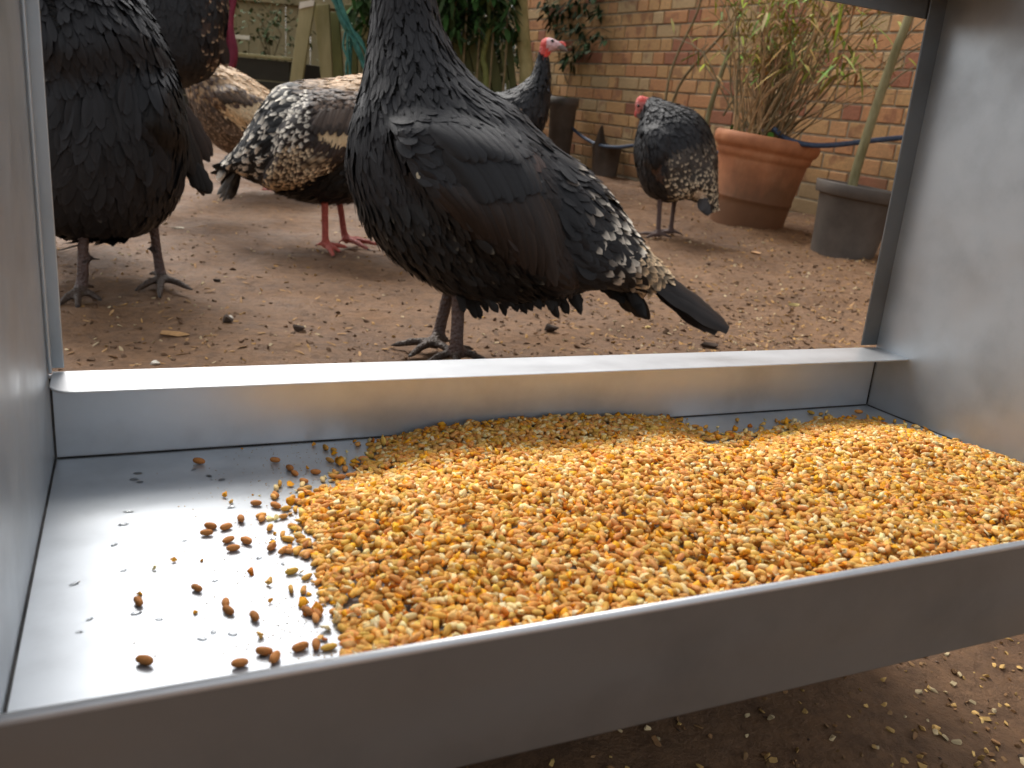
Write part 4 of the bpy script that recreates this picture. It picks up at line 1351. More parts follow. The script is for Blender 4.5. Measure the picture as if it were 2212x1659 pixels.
    for k in range(10):            # barred feathers under it
        q = k / 9
        c = lin((92, 74, 60)) * rg.uniform(.8, 1.1)
        quill('wing_feather', t, sf, (775 - 60 * q, 335 - 25 * q), (735 - 140 * q, 368 + 45 * q + rg.uniform(-5, 5)), .0095, (.006, .008), lambda tt, s_: (lin((206, 182, 148)) * .8 if (tt * 13 + s_ * .5) % 2 < .8 else c * .5), rg)
    for k in range(9):
        q = (k - 4) / 4
        a0 = pt(522, 345, q * .02); a1 = pt(488 + 12 * q + (8 if k % 2 else -6), 436 - 14 * abs(q), q * .04)
        c = lin((92, 78, 62)) * rg.uniform(.6, 1.1)
        long_feather('tail_feather', t, a0, a1, .012, np.array([-.5, -.7, .4]), lambda tt, s_: c * (.6 if (tt * 16 % 2) < .8 else 1.1), .03, rg, point=.2)
    return t
turkey_barred()

# ---------------------------------------------------------------- 5: the cream-backed turkey
def turkey_cream():
    nrm = nrm_of(math.radians(-14))
    p0 = on_ground(560, 420)
    t = empty('turkey', p0, 'cream-backed brown turkey with a white wing bar behind the barred one', 'turkey', 'turkeys in the yard')
    bpy.context.view_layer.update()
    st = [((408, -20), (380, -15), .028), ((415, 20), (378, 30), .034), ((440, 85), (385, 100), .05), ((470, 138), (402, 180), .085), ((508, 154), (418, 232), .115), ((546, 176), (444, 285), .13), ((585, 204), (492, 325), .13), ((620, 240), (560, 338), .11), ((650, 284), (620, 340), .08), ((680, 322), (670, 342), .04)]
    wing = [(455, 190), (520, 180), (580, 215), (620, 260), (640, 310), (580, 290), (520, 262), (470, 225)]
    sf = Surf(st, p0, nrm, [(wing, .025, .03)])
    pt = lambda x, y, o=0.0: on_plane(x, y, p0 + nrm * o, nrm)
    ex = []
    for xx in (606, 636):
        f = on_ground(xx, 416)
        ex += leg_parts(on_plane(xx - 25, 315, f, nrm), on_plane(xx, 402, f, nrm), f, [f + np.array([-.08, -.03, 0]), f + np.array([-.085, .03, 0]), f + np.array([-.03, -.06, 0])], f + np.array([.05, 0, 0]), LEGR * .9, .011)
    he, hd = head_parts(pt(393, 0), pt(390, -45), pt(340, -55) - pt(390, -45), np.array([0, 0, 1.0]))
    ex += he
    body_mesh(t, sf, DBROWN * .6, ex, .008)
    add_eyes(t, hd)
    def zone(x, y, r):
        n = len(x)
        d = zdict(n, .052, .0145, lin((118, 98, 76)))
        d['base'] *= (0.6 + 0.7 * r[:, 1])[:, None]
        top = y < 150 + (x - 470) * .55 + 12
        d['base'][top] = lin((224, 188, 146))[None] * (.75 + .3 * r[top, 1:2])
        d['tip'] = d['base'].copy()
        mid = (~top) & (y < 215 + (x - 440) * .35)
        k = mid
        d['base'][k] = lin((190, 158, 120))[None] * (.6 + .4 * r[k, 1:2]); d['tip'][k] = lin((84, 66, 54))[None]; d['ttip'][k] = .62
        bar = inpoly([(462, 226), (530, 208), (590, 218), (600, 255), (545, 250), (505, 262)], x, y) > 0
        d['base'][bar] = lin((232, 206, 164))[None] * (.85 + .2 * r[bar, 1:2]); d['tip'][bar] = d['base'][bar]
        low = (~top) & (~mid) & (~bar)
        d['base'][low] = lin((96, 78, 62))[None] * (.5 + .7 * r[low, 1:2]); d['tip'][low] = lin((134, 112, 90))[None]; d['ttip'][low] = .8
        fl_ = np.zeros((n, 2)); fl_[:, 0] = .8; fl_[:, 1] = .6
        d['flow'] = (fl_, np.full(n, .4))
        return d
    feather_cloud(sf, zone, .0145, 45, 'contour_feathers', t)
    rg = random.Random(51)
    for k in range(6):
        q = k / 5
        c = lin((234, 208, 166)) * rg.uniform(.8, 1.05)
        quill('wing_feather', t, sf, (468 + 60 * q, 224 - 6 * q), (508 + 82 * q, 262 - 10 * q + rg.uniform(-5, 5)), .011, (.006, .008), lambda tt, s_: (c if abs(s_) < .7 else c * .6), rg)
    for k in range(9):
        q = k / 8
        c = lin((112, 92, 74)) * rg.uniform(.5, 1.0)
        quill('wing_covert', t, sf, (462 + 85 * q, 200 - 2 * q + rg.uniform(-4, 4)), (490 + 90 * q, 226 - 4 * q + rg.uniform(-8, 6)), .010, (.008, .011), lambda tt, s_: c * (.5 if tt > .7 else 1), rg)
    for k in range(7):
        q = (k - 3) / 3
        a0 = pt(650, 320, q * .02); a1 = pt(735, 372 + 5 * q, q * .05)
        c = lin((110, 90, 70)) * rg.uniform(.6, 1.1)
        long_feather('tail_feather', t, a0, a1, .016, np.array([.3, -.5, .7]), lambda tt, s_: c * (.6 if (tt * 16 % 2) < .8 else 1.1), .03, rg)
    return t
turkey_cream()

# ---------------------------------------------------------------- 6: the black turkey with the raised red head
def turkey_head_up():
    nrm = nrm_of(math.radians(4))
    p0 = at_y(1080, 300, 2.95); p0[2] = 0
    t = empty('turkey', p0, 'black turkey with raised red and pale head looking right, body behind the middle one', 'turkey', 'turkeys in the yard')
    bpy.context.view_layer.update()
    st = [((1166, 104), (1183, 116), .018), ((1159, 135), (1187, 148), .027), ((1146, 168), (1187, 186), .045), ((1106, 194), (1184, 228), .075), ((1050, 214), (1168, 280), .11), ((980, 254), (1128, 336), .13), ((920, 304), (1058, 384), .12), ((872, 352), (968, 395), .08), ((842, 390), (898, 408), .04)]
    sf = Surf(st, p0, nrm)
    pt = lambda x, y, o=0.0: on_plane(x, y, p0 + nrm * o, nrm)
    ex = []
    for k, xx in enumerate((1060, 1092)):
        f = pt(xx, 300, (k - .5) * .12); f[2] = 0
        ex += leg_parts(f + np.array([-.01, 0, .32]), f + np.array([0, 0, .04]), f, [f + np.array([.07, -.04, 0]), f + np.array([.09, .0, 0]), f + np.array([.06, .05, 0])], f + np.array([-.05, 0, 0]), LEGD, .010)
    h = pt(1189, 97)
    he, hd = head_parts(pt(1176, 118), h, pt(1222, 103) - h, UP, 1.22)
    ex += he
    body_mesh(t, sf, BLACK2 * .6, ex, .0045)
    add_eyes(t, hd)
    def zone(x, y, r):
        n = len(x)
        d = zdict(n, .045, .013, BLACK)
        d['base'] *= (0.6 + 0.5 * r[:, 1])[:, None]
        nk = y < 200
        sset(d, nk, length=.024, width=.007, lift=.002)
        k = (r[:, 2] < .06) & (y > 160)
        d['tip'] = np.where(k[:, None], lin((130, 112, 98))[None], d['base']); d['ttip'] = np.where(k, .84, 1.5)
        return d
    feather_cloud(sf, zone, .013, 55, 'contour_feathers', t, (.04, 1.0))
    rg = random.Random(61)
    for k in range(8):
        q = (k - 3.5) / 3.5
        a0 = pt(870, 385, q * .02); a1 = pt(800 + abs(q) * 12, 452, q * .05)
        c = BLACK2 * rg.uniform(.7, 1.1)
        long_feather('tail_feather', t, a0, a1, .018, np.array([-.3, -.5, .7]), lambda tt, s_: c, .02, rg)
    return t
turkey_head_up()

# ---------------------------------------------------------------- 7: the small turkey by the terracotta pot
def turkey_far():
    f1, f2 = on_ground(1421, 514), on_ground(1447, 508)
    g = (f1 + f2) / 2
    nrm = nrm_of(math.radians(12))
    p0 = g
    t = empty('turkey', g, 'black turkey with pale barred rump and red face beside the terracotta pot', 'turkey', 'turkeys in the yard')
    bpy.context.view_layer.update()
    st = [((1402, 207), (1386, 230), .022), ((1425, 217), (1387, 256), .05), ((1460, 228), (1378, 290), .09), ((1497, 242), (1373, 330), .12), ((1522, 266), (1379, 362), .135), ((1537, 298), (1389, 396), .135), ((1545, 335), (1406, 420), .12), ((1547, 375), (1442, 432), .10), ((1547, 408), (1485, 426), .06), ((1547, 436), (1520, 441), .03)]
    wing = [(1388, 275), (1430, 262), (1455, 290), (1450, 330), (1425, 372), (1395, 350)]
    sf = Surf(st, p0, nrm, [(wing, .02, .03)])
    pt = lambda x, y, o=0.0: on_plane(x, y, p0 + nrm * o, nrm)
    ex = leg_parts(on_plane(1426, 425, f1, nrm), on_plane(1422, 500, f1, nrm), f1, [f1 + np.array([-.07, .03, 0]), f1 + np.array([-.05, -.05, 0]), f1 + np.array([.01, .07, 0])], f1 + np.array([.05, -.02, 0]), LEGD, .009)
    ex += leg_parts(on_plane(1458, 425, f2, nrm), on_plane(1449, 496, f2, nrm), f2, [f2 + np.array([-.06, .04, 0]), f2 + np.array([-.05, -.04, 0]), f2 + np.array([.02, .07, 0])], f2 + np.array([.05, -.02, 0]), LEGD, .009)
    h = pt(1384, 226)
    he, hd = head_parts(pt(1398, 222), h, pt(1376, 268) - h, pt(1340, 220) - h, 1.12, face=lin((220, 130, 122)))
    ex += he
    body_mesh(t, sf, BLACK2 * .6, ex, .005)
    add_eyes(t, hd)
    def zone(x, y, r):
        n = len(x)
        d = zdict(n, .044, .0135, BLACK)
        d['base'] *= (0.65 + 0.6 * r[:, 1])[:, None]
        d['band'] = np.zeros(n)
        sset(d, y < 262, length=.03, width=.0095)
        rm = (y > 285 + (1545 - x) * .30) & (x > 1436 - (y - 330) * .1)
        kk = np.clip((y - 290) / 110, 0, 1)
        d['base'][rm] = lin((74, 68, 62))[None] * (.6 + .6 * r[rm, 1:2])
        d['tip'] = d['base'].copy()
        k = rm & (np.sin((x * .4 + y * .92) * 2 * math.pi / 13 + np.sin(x / 7) + r[:, 2] * 1.4) > .5 - .9 * kk)
        d['tip'][k] = mixc(lin((124, 114, 100)), lin((214, 198, 168)), np.clip(kk - .2 + .5 * (r[:, 3] - .5), 0, 1))[k]; d['ttip'][k] = .74; d['band'][k] = .6
        br = inpoly([(1400, 345), (1428, 345), (1432, 380), (1415, 372)], x, y) > 0
        d['base'][br] = BROWN; d['tip'][br] = BROWN
        wh = inpoly([(1485, 408), (1512, 396), (1522, 410), (1500, 432)], x, y) > 0
        d['base'][wh] = lin((220, 200, 172)); d['tip'][wh] = lin((226, 210, 186)); d['ttip'][wh] = .4
        return d
    feather_cloud(sf, zone, .0125, 65, 'contour_feathers', t, (.03, 1.0))
    rg = random.Random(71)
    for k in range(9):
        q = (k - 4) / 4
        a0 = pt(1528, 398, q * .03); a1 = pt(1528 + 14 * q, 466 - 10 * abs(q), q * .05 - .03)
        c = lin((78, 76, 76)) * rg.uniform(.6, 1.0)
        long_feather('tail_feather', t, a0, a1, .018, -nrm, lambda tt, s_: c, .03, rg)
    return t
turkey_far()
# ================================================================ pots and plants by the wall
terra, nt, bs = new_mat('terracotta')
co = coords(nt)
n1 = noise_node(nt, co, 7, 6, .65)
r1 = ramp(nt, n1.outputs['Fac'], [(.3, tuple(lin((150, 92, 58)))), (.55, tuple(lin((186, 120, 78)))), (.75, tuple(lin((206, 146, 104))))])
n2 = noise_node(nt, co, 4, 8, .7, (1, 1, .35))
sx = nt.nodes.new('ShaderNodeSeparateXYZ'); nt.links.new(co, sx.inputs[0])
ma = N(nt, 'ShaderNodeMath', operation='MULTIPLY_ADD'); ma.inputs[1].default_value = -2.2; ma.inputs[2].default_value = .68
nt.links.new(sx.outputs[2], ma.inputs[0])
ad = N(nt, 'ShaderNodeMath', operation='ADD'); nt.links.new(ma.outputs[0], ad.inputs[0]); nt.links.new(n2.outputs['Fac'], ad.inputs[1])
r2 = ramp(nt, ad.outputs[0], [(.55, (0, 0, 0)), (.95, (.85, .85, .85))])          # mud splashed up from the ground
mx = N(nt, 'ShaderNodeMix', data_type='RGBA'); mx.inputs[7].default_value = (*lin((104, 74, 48)), 1)
nt.links.new(r2.outputs[0], mx.inputs[0]); nt.links.new(r1.outputs[0], mx.inputs[6]); nt.links.new(mx.outputs[2], bs.inputs['Base Color'])
bs.inputs['Roughness'].default_value = .7
n3 = noise_node(nt, co, 60, 8, .7); bump(nt, n3.outputs['Fac'], .3, .003, bs)
bplast = two_tone('black_plastic', tuple(lin((78, 71, 64))), tuple(lin((106, 97, 88))), 6, 0.6, 0.1, 0.002, spec=0.4)
soil_m = two_tone('pot_soil', tuple(lin((60, 46, 36))), tuple(lin((96, 76, 58))), 40, 0.95, 0.8, 0.01)
bark_m = two_tone('green_bark', tuple(lin((112, 104, 66))), tuple(lin((150, 142, 104))), 30, 0.8, 0.4, 0.003, (1, 1, 0.3))
stem_m = two_tone('dry_stem', tuple(lin((150, 120, 84))), tuple(lin((204, 168, 122))), 30, 0.7, 0.2, 0.002)
twig_m = two_tone('olive_twig', tuple(lin((104, 90, 62))), tuple(lin((138, 122, 86))), 30, 0.75, 0.2, 0.002)
leaf_m = vcol_mat('leaves', 0.75, 0.1, 0.2, 30)
hose_m = two_tone('blue_hose', tuple(lin((44, 60, 84))), tuple(lin((66, 84, 108))), 60, 0.5, 0.1, 0.001)

def pot(name, base, prof, mat, label, cat, soil_r, soil_z, n=56, group=None, jag=None):
    t = empty(name, base, label, cat, group)
    mb = MB(); mb.lathe(prof, n, jag=jag)
    mb.build('pot_body', mat, t, smooth=True)
    if soil_r:
        mb = MB()
        V = [(0, 0, soil_z + .01)]; F = []
        for r_, z_ in ((soil_r * .5, soil_z + .006), (soil_r, soil_z)):
            for k in range(32):
                a_ = k / 32 * 6.2832
                V.append((r_ * math.cos(a_), r_ * math.sin(a_), z_))
        for k in range(32):
            k2 = (k + 1) % 32
            F.append((0, 1 + k, 1 + k2)); F.append((1 + k, 33 + k, 33 + k2, 1 + k2))
        mb.add(V, F); mb.build('soil', soil_m, t, smooth=True)
    return t
# terracotta pot
tp = on_ground(1610, 484)
def pxm(p): return FPX / ((np.asarray(p) - CAM) @ FW)
sc_t = 1.0 / pxm(tp)
R_ = 108 * sc_t
HT = 186 * sc_t
prof = [(0.70 * R_, -.02), (0.745 * R_, HT * .22), (0.75 * R_, HT * .27), (0.772 * R_, HT * .285), (0.772 * R_, HT * .305), (0.76 * R_, HT * .325), (0.85 * R_, HT * .70), (0.86 * R_, HT * .735), (0.90 * R_, HT * .75), (0.91 * R_, HT * .80), (0.92 * R_, HT * .83),
        (0.965 * R_, HT * .845), (1.0 * R_, HT * .88), (1.01 * R_, HT * .93), (0.99 * R_, HT * .975), (0.95 * R_, HT * .99), (0.87 * R_, HT * .985), (0.84 * R_, HT * .95), (0.82 * R_, HT * .88), (.05, HT * .875)]
tpot = pot('terracotta_pot', tp, prof, terra, 'big terracotta pot with ribbed rim holding the bushy grass', 'plant pot', 0.82 * R_, HT * .90)
TOPZ = HT * .9
tpot.rotation_euler = (0, math.radians(5), 0)
# grass: dry stems with green blades at the top
gb = tp + np.array([0, 0, TOPZ])
plant = empty('ornamental_grass', gb, 'tall clump of dry stems with fresh green blades in the terracotta pot', 'plant')
rg = random.Random(31)
wallr = WN
sm = []
for v_ in range(7):
    mb = MB(); L = 1.0
    pts = [(0, 0, 0), (0.02 * rg.uniform(-1, 1), .02 * rg.uniform(-1, 1), .35), (.05 * rg.uniform(-1, 1), .04 * rg.uniform(-1, 1), .7), (.10 * rg.uniform(-1, 1), .08 * rg.uniform(-1, 1), 1.0)]
    mb.tube(catmull(pts, 10), np.linspace(1.0, .35, 10) * .0034, 5)
    me = bpy.data.meshes.new('stem'); me.from_pydata(mb.v, [], mb.f); me.materials.append(stem_m if v_ % 3 else twig_m)
    me.polygons.foreach_set('use_smooth', [True] * len(me.polygons)); sm.append(me)
tips = []
for k in range(120):
    me = sm[rg.randrange(7)]
    o = bpy.data.objects.new('stem', me); C.objects.link(o); o.parent = plant
    az_ = rg.uniform(0, 6.283); q = rg.random()
    lean = rg.gauss(0, .22) if k < 60 else rg.uniform(.3, 1.1)
    if k >= 60: az_ = (math.radians(-61) if k % 4 else math.radians(119)) + rg.uniform(-.7, .45)
    bx, by = rg.gauss(0, .045), rg.gauss(0, .045)
    Lg = rg.uniform(.35, .75) if k < 60 else rg.uniform(.55, 1.05)
    rot = Matrix.Rotation(az_, 3, 'Z') @ Matrix.Rotation(lean, 3, 'Y')
    # keep the stems on the yard side of the wall
    tipp = np.array(rot @ Vector((0, 0, Lg))) + np.array([bx, by, 0]) + gb
    dist = WD - tipp @ WN
    if dist < .03:
        f_ = max(.15, (WD - .03 - (gb + np.array([bx, by, 0])) @ WN) / (tipp - gb - np.array([bx, by, 0]) @ np.eye(3)).dot(WN))
        Lg *= min(1.0, f_)
        tipp = np.array(rot @ Vector((0, 0, Lg))) + np.array([bx, by, 0]) + gb
    o.location = (bx, by, -.01); o.rotation_euler = rot.to_euler(); o.scale = (rg.uniform(.8, 1.5), rg.uniform(.8, 1.5), Lg)
    tips.append((tipp, gb + np.array([bx, by, 0])))
def blade(mb, p, d, L, wd, col, up=(0, 0, 1), droop=.3, n=4):
    d = np.asarray(d, float); d /= np.linalg.norm(d)
    X = np.cross(d, up); X /= np.linalg.norm(X) + 1e-9
    V = []
    for i in range(n):
        t = i / (n - 1)
        c = p + d * L * t + np.array([0, 0, -droop * L * t * t])
        ww = wd * (math.sin(math.pi * (0.12 + .83 * t)) ** .8)
        V.append(c - X * ww); V.append(c + X * ww)
    mb.add(V, [(2 * i, 2 * i + 1, 2 * i + 3, 2 * i + 2) for i in range(n - 1)], col)
mb = MB()
for (tp_, b0) in tips:
    for k in range(8):
        f_ = rg.uniform(.55, 1.05)
        p = b0 + (tp_ - b0) * f_
        if p[2] < gb[2] + .25: continue
        d = np.array([rg.gauss(0, .7), rg.gauss(0, .7), rg.uniform(-.6, .7)])
        if (p + d * .08) @ WN > WD - .01: d = d - WN * (d @ WN + .2)
        g_ = rg.random()
        col = lin((rg.uniform(140, 196), rg.uniform(164, 204), rg.uniform(72, 116))) if g_ < .55 + .4 * (f_ - .6) else lin((rg.uniform(176, 212), rg.uniform(146, 172), rg.uniform(100, 126)))
        blade(mb, p, d, rg.uniform(.05, .13), rg.uniform(.003, .0065), col * rg.uniform(.7, 1.1))
inv = np.array([gb])
mb.v = [tuple(np.array(q) - gb) for q in mb.v]
mb.build('blades', leaf_m, plant, kind='stuff', cols=True)
mb = MB()
for k in range(70):
    a_ = rg.uniform(0, 6.28); r_ = rg.uniform(.02, .16)
    p = np.array([r_ * math.cos(a_), r_ * math.sin(a_), rg.uniform(0, .02)])
    blade(mb, p, (rg.gauss(0, .7), rg.gauss(0, .7), 1.0), rg.uniform(.05, .10), rg.uniform(.008, .016), lin((96, rg.uniform(128, 150), 58)) * rg.uniform(.6, 1.1), droop=.5)
mb.build('low_leaves', leaf_m, plant, kind='stuff', cols=True)

# bare canes standing behind and beside the pot
def cane(pts_px, off0, r0, r1, mat, label, name='garden_cane', cat='cane'):
    pts = [wall_at(x, y, o) for (x, y, o) in pts_px]
    base = pts[0]
    t = empty(name, base, label, cat)
    P = catmull(np.array(pts) - base, 14)
    mb = MB(); mb.tube(P, np.linspace(r0, r1, 14), 8)
    mb.build('shaft', mat, t, smooth=True)
    return t
cane([(1432, 330, -.22), (1440, 200, -.2), (1462, 120, -.16), (1505, 30, -.12), (1520, -30, -.12)], 0, .008, .006, twig_m, 'thin olive cane bending up right, leftmost of the canes against the bricks')
cane([(1432, 300, -.26), (1470, 180, -.24), (1560, 75, -.22), (1640, -30, -.2)], 0, .008, .006, twig_m, 'thin straight cane slanting strongly right behind the far turkey')
cane([(1522, 300, -.22), (1535, 230, -.2), (1575, 110, -.16), (1600, 20, -.14), (1610, -40, -.14)], 0, .014, .009, bark_m, 'thicker grey-green cane rising behind the terracotta pot')
cane([(1562, 250, -.22), (1600, 190, -.2), (1618, 160, -.2)], 0, .006, .004, twig_m, 'short slanting twig at the left of the terracotta pot')
cane([(1592, 270, -.2), (1588, 225, -.2), (1598, 160, -.2)], 0, .007, .005, twig_m, 'short upright dark twig at the left of the terracotta pot')
cane([(1470, 130, -.15), (1500, 118, -.12), (1530, 95, -.1)], 0, .004, .003, twig_m, 'thin side twig between the two left canes')

# black plastic pot with a sapling, right
bp_ = on_ground(1818, 545)
sb = 1.0 / pxm(bp_)
Rb, Hb = 92 * sb, 142 * sb
prof = [(.70 * Rb, -.02), (.76 * Rb, Hb * .3), (.86 * Rb, Hb * .80), (.87 * Rb, Hb * .815), (.95 * Rb, Hb * .82), (.965 * Rb, Hb * .83), (1.0 * Rb, Hb * .985), (.985 * Rb, Hb), (.94 * Rb, Hb * .99), (.90 * Rb, Hb * .85), (.04, Hb * .84)]
bpot = pot('plastic_pot', bp_, prof, bplast, 'dusty black plastic pot at the right beside the feeder post', 'plant pot', .89 * Rb, Hb * .86)
bpot.rotation_euler = (0, math.radians(5), 0)
sap_base = bp_ + np.array([0, 0, Hb * .86])
t = empty('sapling', sap_base, 'leaning greenish sapling trunk growing from the black plastic pot', 'sapling')
nb_ = np.array([0, 1.0, 0])
P = [on_plane(x, y, sap_base, nb_) - sap_base for x, y in ((1835, 425), (1852, 360), (1880, 270), (1905, 195), (1935, 110), (1962, 40), (1985, -40))]
P[0] = np.array([P[0][0], 0, -.02])
mb = MB(); mb.tube(catmull(P, 24), np.linspace(.017, .014, 24), 10)
mb.build('trunk', bark_m, t, smooth=True)
for (x0, y0, x1, y1) in ((1910, 160, 2010, 90), (1905, 200, 1985, 140), (1930, 120, 2000, 40), (1962, 45, 2030, 10)):
    mb = MB(); a0 = on_plane(x0, y0, sap_base, nb_) - sap_base; a1 = on_plane(x1, y1, sap_base, nb_) - sap_base
    mb.tube(catmull([a0, (a0 + a1) / 2 + np.array([0, .01, .012]), a1], 8), np.linspace(.004, .002, 8), 6)
    mb.build('twig', twig_m, t, smooth=True)

# small black pots at the wall's foot
q1 = wall_at(1210, 300, -.16); q1[2] = 0
s1 = 1.0 / pxm(q1); 
R1, H1 = 31 * s1, .43 + (q1[2]) 
ztop = wall_at(1210, 209, -.16)[2]
prof = [(.74 * R1, -.02), (.92 * R1, ztop * .86), (1.0 * R1, ztop * .88), (1.02 * R1, ztop), (.96 * R1, ztop), (.9 * R1, ztop * .9), (.02, ztop * .89)]
pp = pot('tall_pot', q1, prof, bplast, 'tall black plant pot at the wall behind the red-headed turkey', 'plant pot', .88 * R1, ztop * .92, 40)
t = empty('seedling', q1 + np.array([0, 0, ztop * .93]), 'small green seedling in the tall black pot', 'plant')
mb = MB()
for k in range(26):
    blade(mb, np.array([rg.gauss(0, .02), rg.gauss(0, .02), 0]), (rg.gauss(0, .7), rg.gauss(0, .7), .9), rg.uniform(.05, .10), rg.uniform(.009, .016), lin((86, rg.uniform(116, 140), 60)), droop=.5)
mb.build('foliage', leaf_m, t, kind='stuff', cols=True)
q2 = wall_at(1332, 383, -.13); q2 = on_ground(1332, 380)
if q2 @ WN > WD - .11: q2 = q2 - WN * (q2 @ WN - (WD - .11))
s2 = 1.0 / pxm(q2)
R2 = 33 * s2; H2 = 66 * s2
prof = [(.78 * R2, -.02), (.96 * R2, H2), (.99 * R2, H2 * 1.0), (.95 * R2, H2 * .99), (.76 * R2, .02), (.01, .015)]
def jag(a_, i):
    if i in (1, 2, 3):
        d_ = (a_ - 4.1 + math.pi) % (2 * math.pi) - math.pi
        return H2 * (.58 * math.exp(-(d_ / .33) ** 2) - .06 + .05 * math.sin(a_ * 5))
    return 0
pot('broken_pot', q2, prof, bplast, 'broken black pot with a pointed torn rim at the wall', 'plant pot', 0, 0, 60, jag=jag)

# ---------------------------------------------------------------- blue hose (one hose looped along the wall)
hp = [wall_at(x, y, o) for x, y, o in ((1172, 150, -.05), (1190, 208, -.06), (1212, 245, -.08), (1245, 285, -.12), (1290, 312, -.18), (1335, 318, -.22), (1380, 314, -.25), (1450, 318, -.2), (1530, 330, -.14), (1600, 322, -.08), (1640, 290, -.08))]
hp += [on_plane(x, y, tp + np.array([0, o, 0]), np.array([0, 1.0, 0])) for x, y, o in ((1668, 278, -.06), (1695, 298, -.14), (1740, 312, -.20), (1790, 314, -.22), (1850, 308, -.20), (1910, 301, -.18), (1970, 296, -.16), (2040, 292, -.14))]
hp += [np.array([hp[-1][0] + .22, hp[-1][1] - .30, hp[-1][2] - .06]), np.array([hp[-1][0] + .40, hp[-1][1] - .62, .12]), np.array([hp[-1][0] + .46, hp[-1][1] - .85, .014]), np.array([hp[-1][0] + .40, hp[-1][1] - 1.25, .014])]
base = hp[0].copy(); base[2] = 0
hose = empty('garden_hose', base, 'blue garden hose sagging along the brick wall and over the pot rim', 'hose')
mb = MB(); mb.tube(catmull(np.array(hp) - base, 120), .0105, 10)
mb.build('hose_tube', hose_m, hose, smooth=True)

# ---------------------------------------------------------------- climbing plant on the wall, upper left
t = empty('climbing_plant', wall_at(1230, 330, -.02) * np.array([1, 1, 0]), 'dark-leaved climber spreading over the far end of the brick wall', 'climber')
ob = np.array(t.location)
for pts in (((1215, 300), (1225, 200), (1240, 110), (1250, 40), (1262, -60)), ((1240, 110), (1262, 80), (1290, 60), (1320, 70)), ((1225, 180), (1205, 110), (1195, 40), (1200, -40)), ((1262, -30), (1290, 20), (1300, 45))):
    mb = MB(); P = [wall_at(x, y, -.012) - ob for x, y in pts]
    mb.tube(catmull(P, 20), np.linspace(.004, .002, 20), 6); mb.build('stem', twig_m, t, smooth=True)
mb = MB()
cl = [(1240, 15, 22), (1250, 60, 16), (1262, 100, 16), (1240, 115, 18), (1200, 30, 20), (1215, 60, 16), (1290, 20, 12), (1300, 78, 10), (1225, 130, 14), (1270, -30, 30), (1200, -40, 30), (1330, -60, 30), (1185, 10, 14)]
for (x, y, r_) in cl:
    for k in range(int(r_ * 1.3)):
        p = wall_at(x + rg.gauss(0, r_ * .6), y + rg.gauss(0, r_ * .6), -.012 - rg.random() * .05) - ob
        blade(mb, p, (-WN[0] * .6 + rg.gauss(0, .6), -WN[1] * .6 + rg.gauss(0, .6), rg.uniform(-1.0, .2)), rg.uniform(.045, .08), rg.uniform(.011, .018), lin((54, rg.uniform(60, 76), 42)) * rg.uniform(.6, 1.3), droop=.3)
mb.build('leaves', leaf_m, t, kind='stuff', cols=True)

# ================================================================ far end of the yard
moss = two_tone('mossy_wood', tuple(lin((124, 118, 74))), tuple(lin((168, 158, 118))), 7, 0.85, 0.4, 0.004, (1, 1, .25), bscale=40)
mossd = two_tone('dark_mossy_wood', tuple(lin((82, 88, 50))), tuple(lin((116, 116, 72))), 8, 0.85, 0.4, 0.004, (1, 1, .25), bscale=40)
oldw = two_tone('weathered_wood', tuple(lin((136, 126, 92))), tuple(lin((170, 154, 114))), 5, 0.85, 0.4, 0.004, (1, 1, .2), bscale=40)
palew = two_tone('pale_wood', tuple(lin((206, 198, 176))), tuple(lin((226, 220, 204))), 8, 0.8, 0.2, 0.003)
# wooden fence closing the yard
FY = 7.6
fence = empty('wooden_fence', (-3.2, FY, 0), 'weathered close-boarded wooden fence across the far end of the yard', 'fence')
bm_ = None
for k in range(74):
    x = -3.9 + k * .104
    if bm_ is None:
        mb = MB(); mb.box((-.0495, 0, 0), (.0495, .018, 1.95))
        o = mb.build('board', oldw, fence, bevel=.002); bm_ = o.data
    else:
        o = bpy.data.objects.new('board', bm_); C.objects.link(o); o.parent = fence
    o.location = (x, rg.uniform(0, .006), rg.uniform(0, .02)); o.rotation_euler = (0, rg.uniform(-.004, .004), 0)
for z_ in (.35, .98, 1.42, 1.86):
    mb = MB(); mb.box((-3.95, -.05, z_), (3.8, -.002, z_ + .05)); mb.build('rail', oldw, fence, bevel=.003)
for x in (-3.2, -1.4, .4, 2.2):
    mb = MB(); mb.box((x, -.11, 0), (x + .09, -.052, 2.05)); mb.build('post', oldw, fence, bevel=.003)

# raised bed
bed = empty('raised_bed', at_y(560, 150, 5.6) * np.array([1, 1, 0]), 'dark timber raised bed with mossy rim in front of the fence', 'raised bed')
ob = np.array(bed.location)
xr = at_y(625, 124, 5.6); zt = xr[2]
xr = xr[0] - ob[0]
darkw = two_tone('dark_wood', tuple(lin((38, 36, 28))), tuple(lin((56, 52, 40))), 6, 0.9, 0.4, 0.004, (.3, 1, 1))
for i in range(4):
    h0, h1 = i * zt * .24 + .002, (i + 1) * zt * .24 - .004
    mb = MB(); mb.box((-2.2, 0, h0), (xr, .03, h1)); mb.build('plank', darkw, bed, bevel=.003)
    mb = MB(); mb.box((xr - .03, .032, h0), (xr, .9, h1)); mb.build('plank', darkw, bed, bevel=.003)
mb = MB(); mb.box((-2.2, -.02, zt * .965), (xr + .02, .07, zt)); mb.build('rim_board', moss, bed, bevel=.004)
mb = MB(); mb.box((-2.2, .034, zt * .80), (xr - .034, .9, zt * .9)); mb.build('soil', soil_m, bed)
